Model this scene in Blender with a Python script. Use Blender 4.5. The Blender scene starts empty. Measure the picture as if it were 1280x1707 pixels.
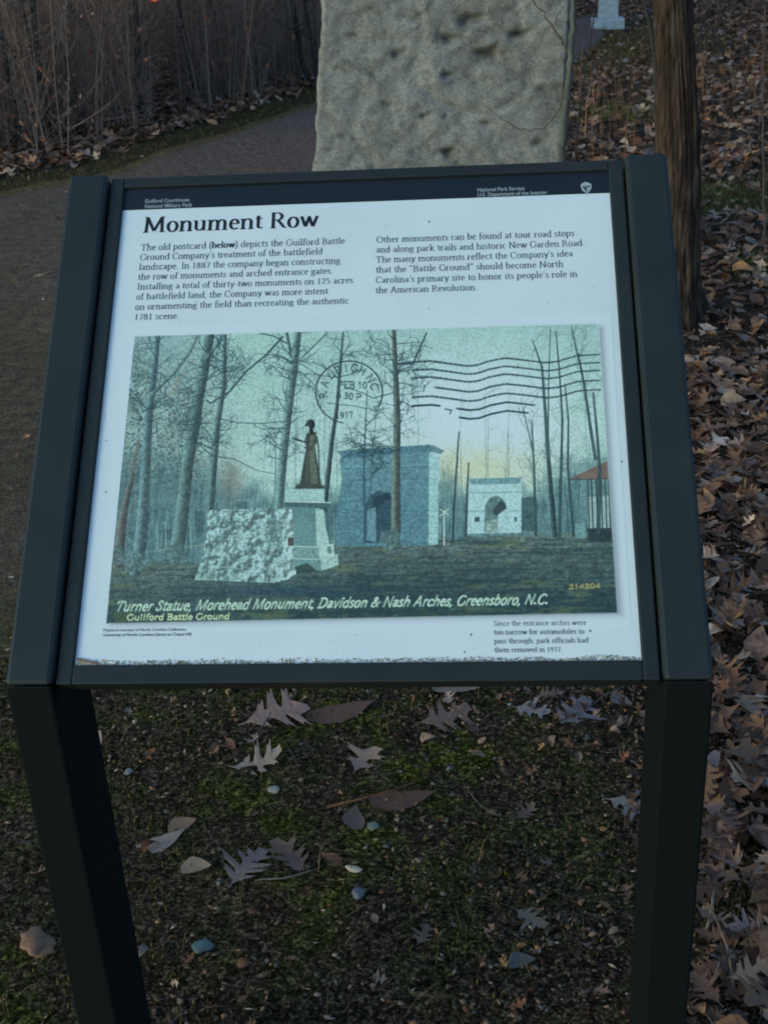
import bpy, math, random
import numpy as np
from mathutils import Vector, Matrix, noise as mn

sc = bpy.context.scene
COL = sc.collection
# ------------------------------------------------------------------ camera
G0 = 0.76                                   # height of the sign opening's lower edge
TILT = math.radians(42)
FPX = 2078.34
CAM = np.array([0.43783284, -1.12385548, 0.72996291 + G0])
FW = np.array([-0.07284712, 0.89586842, -0.43830704])
UP = np.array([0.01781537, 0.44057341, 0.89753979])
RT = np.array([0.99718399, 0.05757459, -0.04805473])
cd = bpy.data.cameras.new('camera'); cam = bpy.data.objects.new('camera', cd); COL.objects.link(cam)
M = Matrix(((RT[0], UP[0], -FW[0], CAM[0]), (RT[1], UP[1], -FW[1], CAM[1]), (RT[2], UP[2], -FW[2], CAM[2]), (0, 0, 0, 1)))
cam.matrix_world = M
cd.sensor_fit = 'VERTICAL'; cd.sensor_height = 36; cd.lens = FPX / 1707 * 36
cd.clip_start = 0.05; cd.clip_end = 400
cd.dof.use_dof = True; cd.dof.focus_distance = 1.45; cd.dof.aperture_fstop = 28
sc.camera = cam
# ------------------------------------------------------------------ light
SUN_EL, SUN_AZ = math.radians(9), math.radians(235)
w = bpy.data.worlds.new('World'); sc.world = w; w.use_nodes = True
nt = w.node_tree; nt.nodes.clear()
sky = nt.nodes.new('ShaderNodeTexSky'); sky.sky_type = 'NISHITA'; sky.sun_disc = False
sky.sun_elevation = SUN_EL; sky.sun_rotation = SUN_AZ; sky.air_density = 1.0; sky.dust_density = 3.0; sky.ozone_density = 1.5
hs = nt.nodes.new('ShaderNodeHueSaturation'); hs.inputs['Saturation'].default_value = 0.95
bg = nt.nodes.new('ShaderNodeBackground'); bg.inputs['Strength'].default_value = 0.15
wo = nt.nodes.new('ShaderNodeOutputWorld')
tint = nt.nodes.new('ShaderNodeMix'); tint.data_type = 'RGBA'; tint.blend_type = 'MULTIPLY'; tint.inputs[0].default_value = 1; tint.inputs[7].default_value = (.60, .97, 1.30, 1)
nt.links.new(sky.outputs[0], tint.inputs[6]); nt.links.new(tint.outputs[2], hs.inputs['Color']); nt.links.new(hs.outputs[0], bg.inputs[0]); nt.links.new(bg.outputs[0], wo.inputs[0])
sd = bpy.data.lights.new('sun', 'SUN'); sd.energy = 0.12; sd.angle = math.radians(40); sd.color = (1.0, 0.99, 0.97)
sun = bpy.data.objects.new('sun', sd); COL.objects.link(sun)
sdir = Vector((math.sin(SUN_AZ) * math.cos(SUN_EL), math.cos(SUN_AZ) * math.cos(SUN_EL), math.sin(SUN_EL)))
sun.rotation_euler = sdir.to_track_quat('Z', 'Y').to_euler()
sc.view_settings.view_transform = 'Standard'; sc.view_settings.look = 'None'
sc.view_settings.exposure = 0.88; sc.view_settings.gamma = 1.0; sc.view_settings.use_curve_mapping = False
sc.cycles.filter_width = 1.9

rng = np.random.default_rng(7); random.seed(7)
# ------------------------------------------------------------------ helpers
def ray(x, y):
    return FW + RT * ((x - 640) / FPX) - UP * ((y - 853.5) / FPX)
def ground_at(x, y, z=0.0):
    d = ray(x, y); return CAM + d * ((z - CAM[2]) / d[2])
U = np.array([1., 0, 0]); V = np.array([0, math.cos(TILT), math.sin(TILT)]); N = np.cross(U, V)
O = np.array([0, 0, G0])
def S(u, v, n=0.0): return O + u * U + v * V + n * N
def panel_uv(x, y):
    d = ray(x, y); t = ((O - CAM) @ N) / (d @ N); q = CAM + d * t - O
    return q @ U, q @ V
def project(P):
    q = P - CAM; z = q @ FW
    return 640 + FPX * (q @ RT) / z, 853.5 - FPX * (q @ UP) / z, z

def lin(c):
    c = np.asarray(c, float) / 255.0
    return np.where(c <= .04045, c / 12.92, ((c + .055) / 1.055) ** 2.4)
WHITE_OBS = lin((176, 204, 226))
def alb(c, k=0.8): return lin(c) / WHITE_OBS * k

def link(o, parent=None):
    COL.objects.link(o)
    if parent is not None: o.parent = parent
    return o
def props(o, label=None, cat=None, group=None, kind=None):
    if label: o['label'] = label
    if cat: o['category'] = cat
    if group: o['group'] = group
    if kind: o['kind'] = kind
    return o
def empty(name, loc, label=None, cat=None, group=None):
    o = bpy.data.objects.new(name, None); o.location = loc; o.empty_display_size = .1
    link(o); return props(o, label, cat, group)
def mesh_obj(name, verts, faces, m, parent=None, smooth=False, cols=None, loc=None):
    me = bpy.data.meshes.new(name); me.from_pydata([tuple(v) for v in verts], [], [tuple(f) for f in faces])
    if cols is not None:
        a = me.color_attributes.new('Col', 'FLOAT_COLOR', 'POINT')
        c = np.ones((len(verts), 4), np.float32); c[:, :3] = cols; a.data.foreach_set('color', c.ravel())
    if smooth: me.polygons.foreach_set('use_smooth', [True] * len(me.polygons))
    if m is not None: me.materials.append(m)
    me.update(); o = bpy.data.objects.new(name, me); link(o, parent)
    if loc is not None: o.location = loc
    return o
def np_obj(name, Vt, T, m, cols=None, parent=None, smooth=False):
    me = bpy.data.meshes.new(name); nv, nf = len(Vt), len(T)
    me.vertices.add(nv); me.vertices.foreach_set('co', np.asarray(Vt, np.float32).ravel())
    me.loops.add(nf * 3); me.loops.foreach_set('vertex_index', np.asarray(T, np.int32).ravel())
    me.polygons.add(nf); me.polygons.foreach_set('loop_start', np.arange(0, nf * 3, 3, dtype=np.int32))
    me.polygons.foreach_set('loop_total', np.full(nf, 3, np.int32))
    if smooth: me.polygons.foreach_set('use_smooth', np.ones(nf, bool))
    me.update(calc_edges=True)
    if cols is not None:
        a = me.color_attributes.new('Col', 'FLOAT_COLOR', 'POINT')
        c = np.ones((nv, 4), np.float32); c[:, :3] = cols; a.data.foreach_set('color', c.ravel())
    me.materials.append(m); o = bpy.data.objects.new(name, me); link(o, parent); return o
def euler_mats(a):                       # a: (n,3) xyz
    cx, sx, cy, sy, cz, sz = np.cos(a[:, 0]), np.sin(a[:, 0]), np.cos(a[:, 1]), np.sin(a[:, 1]), np.cos(a[:, 2]), np.sin(a[:, 2])
    R = np.empty((len(a), 3, 3))
    R[:, 0, 0] = cy * cz; R[:, 0, 1] = sx * sy * cz - cx * sz; R[:, 0, 2] = cx * sy * cz + sx * sz
    R[:, 1, 0] = cy * sz; R[:, 1, 1] = sx * sy * sz + cx * cz; R[:, 1, 2] = cx * sy * sz - sx * cz
    R[:, 2, 0] = -sy; R[:, 2, 1] = sx * cy; R[:, 2, 2] = cx * cy
    return R
def scatter(name, templates, pos, ang, scl, cols, m, parent=None, smooth=False):
    VV, TT, CC, off = [], [], [], 0
    which = rng.integers(0, len(templates), len(pos)); R = euler_mats(ang)
    if scl.ndim == 1: scl = np.repeat(scl[:, None], 3, 1)
    for k, (tv, tf) in enumerate(templates):
        i = np.nonzero(which == k)[0]
        if not len(i): continue
        v = tv[None] * scl[i][:, None, :]
        v = np.einsum('nij,nvj->nvi', R[i], v) + pos[i][:, None, :]
        VV.append(v.reshape(-1, 3)); nv = len(tv)
        TT.append((tf[None] + (np.arange(len(i)) * nv)[:, None, None]).reshape(-1, 3) + off); off += len(i) * nv
        CC.append(np.repeat(cols[i], nv, 0))
    return np_obj(name, np.concatenate(VV), np.concatenate(TT), m, np.concatenate(CC), parent, smooth)

def box_geo(x0, x1, y0, y1, z0, z1):
    v = [(x0, y0, z0), (x1, y0, z0), (x1, y1, z0), (x0, y1, z0), (x0, y0, z1), (x1, y0, z1), (x1, y1, z1), (x0, y1, z1)]
    f = [(0, 3, 2, 1), (4, 5, 6, 7), (0, 1, 5, 4), (1, 2, 6, 5), (2, 3, 7, 6), (3, 0, 4, 7)]
    return v, f
def bevel(o, wd, seg=2):
    b = o.modifiers.new('bevel', 'BEVEL'); b.width = wd; b.segments = seg; b.limit_method = 'ANGLE'
    return o

# ------------------------------------------------------------------ materials
def mat(name, rough=0.8, spec=0.3):
    m = bpy.data.materials.new(name); m.use_nodes = True; b = m.node_tree.nodes['Principled BSDF']
    b.inputs['Roughness'].default_value = rough; b.inputs['Specular IOR Level'].default_value = spec
    return m, m.node_tree, b
def nnoise(t, scale, detail=4, rough=.6, coord='Object', dist=0.0, stretch=None):
    tc = t.nodes.new('ShaderNodeTexCoord'); n = t.nodes.new('ShaderNodeTexNoise')
    n.inputs['Scale'].default_value = scale; n.inputs['Detail'].default_value = detail; n.inputs['Roughness'].default_value = rough
    n.inputs['Distortion'].default_value = dist
    if stretch:
        mp = t.nodes.new('ShaderNodeMapping'); mp.inputs['Scale'].default_value = stretch
        t.links.new(tc.outputs[coord], mp.inputs[0]); t.links.new(mp.outputs[0], n.inputs['Vector'])
    else: t.links.new(tc.outputs[coord], n.inputs['Vector'])
    return n
def ramp(t, src, stops):
    r = t.nodes.new('ShaderNodeValToRGB'); e = r.color_ramp.elements
    while len(e) < len(stops): e.new(.5)
    for k, (p, c) in enumerate(stops):
        e[k].position = p; e[k].color = (*c, 1) if len(c) == 3 else c
    t.links.new(src, r.inputs[0]); return r
def mixc(t, fac, a, b, mode='MIX'):
    n = t.nodes.new('ShaderNodeMix'); n.data_type = 'RGBA'; n.blend_type = mode
    if isinstance(fac, (int, float)): n.inputs[0].default_value = fac
    else: t.links.new(fac, n.inputs[0])
    for k, s in ((6, a), (7, b)):
        if isinstance(s, (tuple, list, np.ndarray)): n.inputs[k].default_value = (*s, 1)
        else: t.links.new(s, n.inputs[k])
    return n.outputs[2]
def bump(t, b, src, strength=.5, dist=.01):
    n = t.nodes.new('ShaderNodeBump'); n.inputs['Strength'].default_value = strength; n.inputs['Distance'].default_value = dist
    t.links.new(src, n.inputs['Height']); t.links.new(n.outputs[0], b.inputs['Normal']); return n

def mat_plain(name, c, rough=.8, spec=.3, var=.25, scale=60, bmp=.15):
    m, t, b = mat(name, rough, spec); n = nnoise(t, scale, 5)
    c = np.array(c); r = ramp(t, n.outputs[0], [(.3, tuple(c * (1 - var))), (.7, tuple(c * (1 + var)))])
    t.links.new(r.outputs[0], b.inputs['Base Color'])
    if bmp: bump(t, b, n.outputs[0], bmp, .002)
    return m
def mat_attr(name, rough=.85, spec=.2, scale=80, var=.45, bmp=.3, trans=0):
    m, t, b = mat(name, rough, spec); a = t.nodes.new('ShaderNodeAttribute'); a.attribute_name = 'Col'
    n = nnoise(t, scale, 4); r = ramp(t, n.outputs[0], [(.3, (1 - var,) * 3), (.7, (1 + var,) * 3)])
    t.links.new(mixc(t, 1.0, a.outputs[0], r.outputs[0], 'MULTIPLY'), b.inputs['Base Color'])
    if bmp: bump(t, b, n.outputs[0], bmp, .003)
    return m
def mat_objcolor(name, rough=.8, spec=.25, scale=60, var=.4):
    m, t, b = mat(name, rough, spec); a = t.nodes.new('ShaderNodeObjectInfo')
    n = nnoise(t, scale, 4); r = ramp(t, n.outputs[0], [(.3, (1 - var,) * 3), (.7, (1 + var,) * 3)])
    t.links.new(mixc(t, 1.0, a.outputs['Color'], r.outputs[0], 'MULTIPLY'), b.inputs['Base Color'])
    bump(t, b, n.outputs[0], .3, .003); return m

M_frame, _t, _b = mat('powder_coated_metal', .52, .26)
_n = nnoise(_t, 5, 7, .7); _r = ramp(_t, _n.outputs[0], [(.3, (.018, .021, .022)), (.62, (.026, .0295, .030)), (.8, (.035, .038, .038))]); _n2 = nnoise(_t, 900, 3, .7)
_t.links.new(_r.outputs[0], _b.inputs['Base Color']); bump(_t, _b, _n2.outputs[0], .12, .001)
_rr = ramp(_t, _n.outputs[0], [(.3, (.42,) * 3), (.7, (.62,) * 3)]); _t.links.new(_rr.outputs[0], _b.inputs['Roughness'])
M_leg = mat_plain('powder_coated_metal_shaded', (.006, .0075, .0075), .7, .12, .2, 300, .12)  # same coated metal as the frame, with the legs' shade put into a darker colour
M_back = mat_plain('panel_backing', (.03, .03, .032), .7)
M_ink = mat_plain('printed_black_ink', (.018, .02, .024), .5, .3, .1, 300, 0)
M_inkgrey = mat_plain('printed_grey_ink', (.055, .06, .07), .5, .3, .1, 300, 0)
M_inkwhite = mat_plain('printed_pale_ink', (.42, .44, .45), .5, .3, .1, 300, 0)
def panel_mat():
    m, t, b = mat('printed_white_panel', .42, .4)
    n = nnoise(t, 9, 6, .65); r = ramp(t, n.outputs[0], [(.25, (.74, .75, .755)), (.6, (.80, .80, .80))])
    n2 = nnoise(t, 140, 3, .7); r2 = ramp(t, n2.outputs[0], [(.22, (.62, .62, .6)), (.34, (1, 1, 1))])
    t.links.new(mixc(t, 1.0, r.outputs[0], r2.outputs[0], 'MULTIPLY'), b.inputs['Base Color']); return m
M_panel = panel_mat()
M_band = mat_plain('printed_black_band', (.014, .018, .024), .4, .4, .1, 200, 0)
M_leafobj = mat_objcolor('dead_leaf')
M_stoneobj = mat_objcolor('pebble_stone', .7, .3, 40, .3)
M_leafattr = mat_attr('dead_leaf_litter')
M_bits = mat_attr('forest_floor_debris', .9, .15, 150, .3)
M_blade = mat_attr('grass_blade', .8, .2, 30, .2, 0)
M_wood = mat_attr('twig_bark', .9, .15, 45, .4)

def bark_mat():
    m, t, b = mat('rough_bark', .92, .15)
    n = nnoise(t, 16, 8, .7, dist=.6, stretch=(3.2, 3.2, .55)); n2 = nnoise(t, 3, 4, .6)
    r = ramp(t, n.outputs[0], [(.35, (.018, .013, .010)), (.52, (.085, .052, .038)), (.7, (.19, .12, .085))])
    r2 = ramp(t, n2.outputs[0], [(.45, (1, 1, 1)), (.68, (.85, .8, .75))])
    t.links.new(mixc(t, 1, r.outputs[0], r2.outputs[0], 'MULTIPLY'), b.inputs['Base Color'])
    bump(t, b, n.outputs[0], 1, .02); return m
M_bark = bark_mat()
def sap_mat(name, c):
    m, t, b = mat(name, .9, .15); n = nnoise(t, 30, 6, .7, stretch=(2, 2, .5)); c = np.array(c)
    r = ramp(t, n.outputs[0], [(.3, tuple(c * .45)), (.7, tuple(c * 1.4))]); t.links.new(r.outputs[0], b.inputs['Base Color'])
    bump(t, b, n.outputs[0], .6, .004); return m
M_sap = sap_mat('sapling_bark', (.13, .095, .078)); M_sapdark = sap_mat('dark_sapling_bark', (.05, .045, .042))

def stone_mat(name, base, stain, sc_=1.0):
    m, t, b = mat(name, .9, .2)
    n = nnoise(t, 2.2 * sc_, 8, .65, dist=.4); n2 = nnoise(t, 150 * sc_, 8, .9); n3 = nnoise(t, 7 * sc_, 8, .7, dist=.8); n4 = nnoise(t, 28 * sc_, 5, .8)
    base = np.array(base); stain = np.array(stain)
    r = ramp(t, n.outputs[0], [(.32, tuple(stain * 1.3)), (.47, tuple(base)), (.66, tuple(base * 1.22))])
    r2 = ramp(t, n2.outputs[0], [(.38, (.35, .35, .35)), (.5, (1, 1, 1)), (.62, (1.6, 1.6, 1.6))])
    r3 = ramp(t, n3.outputs[0], [(.34, (.62, .62, .56)), (.46, (.95, .95, .93)), (.7, (1.1, 1.1, 1.12))])
    r4 = ramp(t, n4.outputs[0], [(.34, (.6, .6, .56)), (.5, (1, 1, 1)), (.7, (1.15, 1.15, 1.12))])
    c = mixc(t, 1, r.outputs[0], r2.outputs[0], 'MULTIPLY'); c = mixc(t, .85, c, r3.outputs[0], 'MULTIPLY'); c = mixc(t, .9, c, r4.outputs[0], 'MULTIPLY')
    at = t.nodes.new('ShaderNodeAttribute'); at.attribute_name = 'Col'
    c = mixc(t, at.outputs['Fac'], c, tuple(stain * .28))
    t.links.new(c, b.inputs['Base Color'])
    ad = t.nodes.new('ShaderNodeMath'); ad.operation = 'ADD'; t.links.new(n2.outputs[0], ad.inputs[0]); t.links.new(n4.outputs[0], ad.inputs[1])
    bump(t, b, ad.outputs[0], .7, .02); return m
M_stone = stone_mat('weathered_granite', (.375, .335, .315), (.285, .25, .225))
M_marker = mat_plain('pale_marker_stone', (.52, .55, .54), .85, .2, .22, 22, .3)

def ground_mat():
    m, t, b = mat('woodland_soil', 1.0, .02)
    big = nnoise(t, 1.3, 6, .65); mid = nnoise(t, 9, 8, .7); fine = nnoise(t, 95, 6, .75); sp = nnoise(t, 220, 3, .8)
    soil = ramp(t, fine.outputs[0], [(.3, (.022, .014, .009)), (.5, (.080, .050, .034)), (.7, (.21, .135, .095))])
    moss = ramp(t, fine.outputs[0], [(.3, (.024, .026, .006)), (.52, (.095, .092, .016)), (.72, (.20, .18, .045))])
    am = t.nodes.new('ShaderNodeMath'); am.operation = 'ADD'; am.inputs[1].default_value = 0
    mask = ramp(t, mid.outputs[0], [(.43, (0, 0, 0)), (.57, (1, 1, 1))])
    mask2 = ramp(t, big.outputs[0], [(.38, (0, 0, 0)), (.56, (1, 1, 1))])
    mm = mixc(t, 1, mask.outputs[0], mask2.outputs[0], 'MULTIPLY')
    c = mixc(t, mm, soil.outputs[0], moss.outputs[0])
    tc = t.nodes.new('ShaderNodeTexCoord'); sx = t.nodes.new('ShaderNodeSeparateXYZ'); t.links.new(tc.outputs['Object'], sx.inputs[0])
    rx = t.nodes.new('ShaderNodeMapRange'); rx.inputs[1].default_value = .45; rx.inputs[2].default_value = .95; t.links.new(sx.outputs[0], rx.inputs[0])
    c = mixc(t, rx.outputs[0], c, soil.outputs[0])
    for vs_, lo, hi in ((230, .30, 2.5), (85, .55, 1.5)):
        vo = t.nodes.new('ShaderNodeTexVoronoi'); vo.inputs['Scale'].default_value = vs_; t.links.new(tc.outputs['Object'], vo.inputs['Vector'])
        sv = t.nodes.new('ShaderNodeSeparateColor'); t.links.new(vo.outputs['Color'], sv.inputs[0]); r = ramp(t, sv.outputs[0], [(.1, (lo,) * 3), (.7, (1, 1, 1)), (.97, (hi, hi * .96, hi * .9))]); c = mixc(t, 1, c, r.outputs[0], 'MULTIPLY')
    t.links.new(c, b.inputs['Base Color']); bump(t, b, fine.outputs[0], 1, .012); return m
M_ground = ground_mat()
def path_mat():
    m, t, b = mat('worn_gravel_path', 1.0, .0)
    fine = nnoise(t, 110, 6, .85); big = nnoise(t, 1.1, 6, .7); mid = nnoise(t, 22, 8, .8)
    g = ramp(t, fine.outputs[0], [(.36, (.07, .042, .030)), (.5, (.235, .145, .112)), (.64, (.47, .32, .26))])
    ms = ramp(t, fine.outputs[0], [(.36, (.055, .038, .015)), (.5, (.185, .128, .052)), (.66, (.36, .26, .12))])
    mask = ramp(t, big.outputs[0], [(.36, (.15, .15, .15)), (.56, (.9, .9, .9))]); mk = ramp(t, mid.outputs[0], [(.35, (0, 0, 0)), (.6, (1, 1, 1))])
    tc = t.nodes.new('ShaderNodeTexCoord'); sx = t.nodes.new('ShaderNodeSeparateXYZ'); t.links.new(tc.outputs['Object'], sx.inputs[0])
    near = t.nodes.new('ShaderNodeMapRange'); near.inputs[1].default_value = 8.0; near.inputs[2].default_value = 4.5
    t.links.new(sx.outputs[1], near.inputs[0])
    m1 = mixc(t, 1, mask.outputs[0], mk.outputs[0], 'MULTIPLY'); m2 = mixc(t, near.outputs[0], (.0, .0, .0), m1)
    ea = t.nodes.new('ShaderNodeAttribute'); ea.attribute_name = 'Col'; es = t.nodes.new('ShaderNodeMath'); es.operation = 'MULTIPLY_ADD'; es.inputs[1].default_value = 1.6
    en = t.nodes.new('ShaderNodeMath'); en.operation = 'MULTIPLY_ADD'; en.inputs[1].default_value = 2.4; en.inputs[2].default_value = -1.4; t.links.new(mid.outputs[0], en.inputs[0])
    t.links.new(ea.outputs['Fac'], es.inputs[0]); t.links.new(en.outputs[0], es.inputs[2]); es.use_clamp = True
    m3 = t.nodes.new('ShaderNodeMath'); m3.operation = 'MAXIMUM'; t.links.new(m2, m3.inputs[0]); t.links.new(es.outputs[0], m3.inputs[1])
    c = mixc(t, m3.outputs[0], g.outputs[0], ms.outputs[0])
    dk = ramp(t, mid.outputs[0], [(.36, (.45, .45, .45)), (.6, (1.15, 1.15, 1.15))]); c = mixc(t, 1, c, dk.outputs[0], 'MULTIPLY')
    t.links.new(c, b.inputs['Base Color']); bump(t, b, fine.outputs[0], 1, .01); return m
M_path = path_mat()

# ------------------------------------------------------------------ the ground
def gz(x, y):
    return (mn.noise(Vector((x * .35, y * .35, 0))) * .03 * min(1, max(0, (abs(y - .8) - .5) / 3)) +
            mn.noise(Vector((x * 2.1, y * 2.1, 4))) * .012 + mn.noise(Vector((x * 9, y * 9, 2))) * .005)
def graded(c, near, lo, hi, n):
    t = np.linspace(-1, 1, n); s = np.sinh(t * 4.2) / np.sinh(4.2)
    return np.where(s < 0, c + s * (c - lo), c + s * (hi - c))
xs = graded(.5, 1, -75, 75, 230); ys = graded(1.2, 1, -25, 140, 260)
vs = [(x, y, gz(x, y)) for y in ys for x in xs]; nx = len(xs)
fs = [(j * nx + i, j * nx + i + 1, (j + 1) * nx + i + 1, (j + 1) * nx + i) for j in range(len(ys) - 1) for i in range(nx - 1)]
ground = props(mesh_obj('ground', vs, fs, M_ground, smooth=True), kind='structure')

FAR_EDGE = [(-420, 440), (-250, 385), (-100, 340), (60, 303), (175, 281), (350, 222), (525, 166), (700, 112), (860, 60), (985, 20)]
NEAR_EDGE = [(-420, 1500), (-250, 1330), (-100, 1240), (60, 1120), (200, 900), (330, 740), (480, 560), (620, 400), (780, 230), (1010, 66)]
def edge_pts(px, n=60):
    P = np.array([ground_at(*p)[:2] for p in px]); t = np.concatenate([[0], np.cumsum(np.hypot(*np.diff(P, axis=0).T))]); s = np.linspace(0, t[-1], n)
    return np.stack([np.interp(s, t, P[:, 0]), np.interp(s, t, P[:, 1])], 1)
Ef, En = edge_pts(FAR_EDGE), edge_pts(NEAR_EDGE)
vs = []; K = 26; ecol = []
for i in range(60):
    a, b = Ef[i], En[i]
    d = (b - a) / np.linalg.norm(b - a); wa = mn.fractal(Vector((a[0] * 1.7, a[1] * 1.7, 9)), 1, 2, 4) * .22; wb = mn.fractal(Vector((b[0] * 1.7, b[1] * 1.7, 3)), 1, 2, 4) * .22
    a = a + d * wa; b = b + d * wb
    for k in range(K + 1):
        q = a + (b - a) * (k / K); edge = min(k, K - k)
        vs.append((q[0], q[1], gz(q[0], q[1]) + (-.006 if edge == 0 else .006))); ecol.append((max(0, 1 - edge / 3.2),) * 3)
fs = [(i * (K + 1) + k, i * (K + 1) + k + 1, (i + 1) * (K + 1) + k + 1, (i + 1) * (K + 1) + k) for i in range(59) for k in range(K)]
props(mesh_obj('path', vs, fs, M_path, smooth=True, cols=np.array(ecol)), kind='structure')
PATHPOLY = np.concatenate([Ef, En[::-1]])
def in_poly(P, poly):
    x, y = P[:, 0], P[:, 1]; r = np.zeros(len(P), bool); j = len(poly) - 1
    for i in range(len(poly)):
        xi, yi = poly[i]; xj, yj = poly[j]
        c = ((yi > y) != (yj > y)) & (x < (xj - xi) * (y - yi) / (yj - yi + 1e-12) + xi); r ^= c; j = i
    return r
def side_far(P):       # >0: beyond the path's far edge
    d = np.full(len(P), 1e9); s = np.zeros(len(P))
    for i in range(len(Ef) - 1):
        a, b = Ef[i], Ef[i + 1]; e = b - a; t = np.clip(((P - a) @ e) / (e @ e), 0, 1); q = a + t[:, None] * e
        dd = np.hypot(*(P - q).T); cr = e[0] * (P[:, 1] - a[1]) - e[1] * (P[:, 0] - a[0])
        k = dd < d; d[k] = dd[k]; s[k] = np.sign(cr[k])
    return d * s

# ------------------------------------------------------------------ rough monument slab
def rough_slab():
    py = 4.05
    def xat(px, pz):       # x on the plane y=py seen at pixel px, height pz
        lo, hi = -3., 4.
        for _ in range(40):
            mid = (lo + hi) / 2
            if project(np.array([mid, py, pz]))[0] < px: lo = mid
            else: hi = mid
        return lo
    d0 = ray(521, 288); z0 = (CAM + d0 * ((py - CAM[1]) / d0[1]))[2]; xl0 = xat(521, z0); xr0 = xat(938, z0)
    d1 = ray(538, 0); z1 = (CAM + d1 * ((py - CAM[1]) / d1[1]))[2]; xl1 = xat(538, z1); xr1 = xat(952, z1)
    sl, sr = (xl1 - xl0) / (z1 - z0), (xr1 - xr0) / (z1 - z0)
    H, D = 1.95, .42
    nxs, nzs, nys = 110, 200, 24
    V_, F_, C_ = [], [], []
    pits = []
    for (px, pyy, r, dp) in [(814, 92, .05, .05), (865, 57, .03, .045), (787, 32, .04, .045), (662, 90, .03, .03), (742, 127, .025, .03), (707, 192, .022, .03), (807, 210, .03, .035),
                             (742, 257, .035, .04), (892, 240, .028, .035), (748, 65, .035, .03), (590, 60, .03, .02), (648, 170, .03, .02), (570, 230, .03, .02), (900, 150, .03, .02), (690, 30, .03, .02)]:
        d = ray(px, pyy); q = CAM + d * ((py - CAM[1]) / d[1]); pits.append((q[0], q[2], r, dp))
    for _ in range(6): pits.append((random.uniform(xl0, xr0), random.uniform(0, H), random.uniform(.012, .03), random.uniform(.015, .03)))
    idx = {}
    def pt(i, j, k):
        key = (i, j, k)
        if key in idx: return idx[key]
        z = -.12 + (H + .12) * j / nzs; xl = xl0 + sl * (z - z0); xr = xr0 + sr * (z - z0); u = i / nxs; x = xl + (xr - xl) * u
        y = py + D * k / nys
        top = (mn.fractal(Vector((x * 2.2, y * 3, 1.3)), 1, 2, 4) * .05 if j == nzs else 0)
        e1 = mn.fractal(Vector((x * 3.1, y * 3.1 + 7, z * 3.1)), 1, 2, 5); e2 = mn.fractal(Vector((x * 16, y * 16, z * 16)), 1, 2, 3)
        ridge = abs(mn.noise(Vector((x * 5.2 + 3, y * 5, z * 7.5))))
        rg2 = abs(mn.noise(Vector((x * 2.1 + 9, y * 5, z * 3.0))))
        h = e1 * .017 + e2 * .006 - max(0, .12 - ridge) * .03 - max(0, .08 - rg2) * .12 + abs(mn.noise(Vector((x * 8, 1, z * 12 + 4)))) * .018
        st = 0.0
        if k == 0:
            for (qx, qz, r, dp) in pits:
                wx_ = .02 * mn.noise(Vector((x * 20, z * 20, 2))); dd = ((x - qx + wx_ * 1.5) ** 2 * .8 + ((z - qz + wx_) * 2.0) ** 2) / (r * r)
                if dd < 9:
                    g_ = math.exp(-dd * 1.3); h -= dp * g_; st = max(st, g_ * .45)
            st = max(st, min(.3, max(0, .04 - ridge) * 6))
        nx_ = (-1 if i == 0 else 1 if i == nxs else 0); ny_ = (-1 if k == 0 else 1 if k == nys else 0)
        s = (.35 if (nx_ and ny_) else 1)
        q = (x + nx_ * h * .5 - nx_ * .012 * (abs(ny_)), y + ny_ * h * s - (ny_ * .014 if nx_ else 0), z + top + (h * .5 if j == nzs else 0))
        if nx_: q = (q[0] + mn.fractal(Vector((z * 9, y * 9, 5 + nx_)), 1, 2, 4) * .014, q[1] + abs(mn.noise(Vector((z * 17, 3, nx_)))) * .02 * (ny_ == -1), q[2])
        idx[key] = len(V_); V_.append(q); C_.append((st,) * 3); return idx[key]
    for j in range(nzs):
        for i in range(nxs):
            F_.append((pt(i, j, 0), pt(i + 1, j, 0), pt(i + 1, j + 1, 0), pt(i, j + 1, 0)))
            if j % 4 == 0 and i % 4 == 0: pass
        for k in range(nys):
            F_.append((pt(0, j, k + 1), pt(0, j, k), pt(0, j + 1, k), pt(0, j + 1, k + 1)))
            F_.append((pt(nxs, j, k), pt(nxs, j, k + 1), pt(nxs, j + 1, k + 1), pt(nxs, j + 1, k)))
        for i in range(nxs):
            F_.append((pt(i + 1, j, nys), pt(i, j, nys), pt(i, j + 1, nys), pt(i + 1, j + 1, nys)))
    for i in range(nxs):
        for k in range(nys):
            F_.append((pt(i, nzs, k), pt(i + 1, nzs, k), pt(i + 1, nzs, k + 1), pt(i, nzs, k + 1)))
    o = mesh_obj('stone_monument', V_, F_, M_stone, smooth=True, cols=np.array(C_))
    props(o, 'tall rough-hewn grey granite slab standing behind the sign', 'monument')
    return xl0, xr0
SLX = rough_slab()

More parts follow.
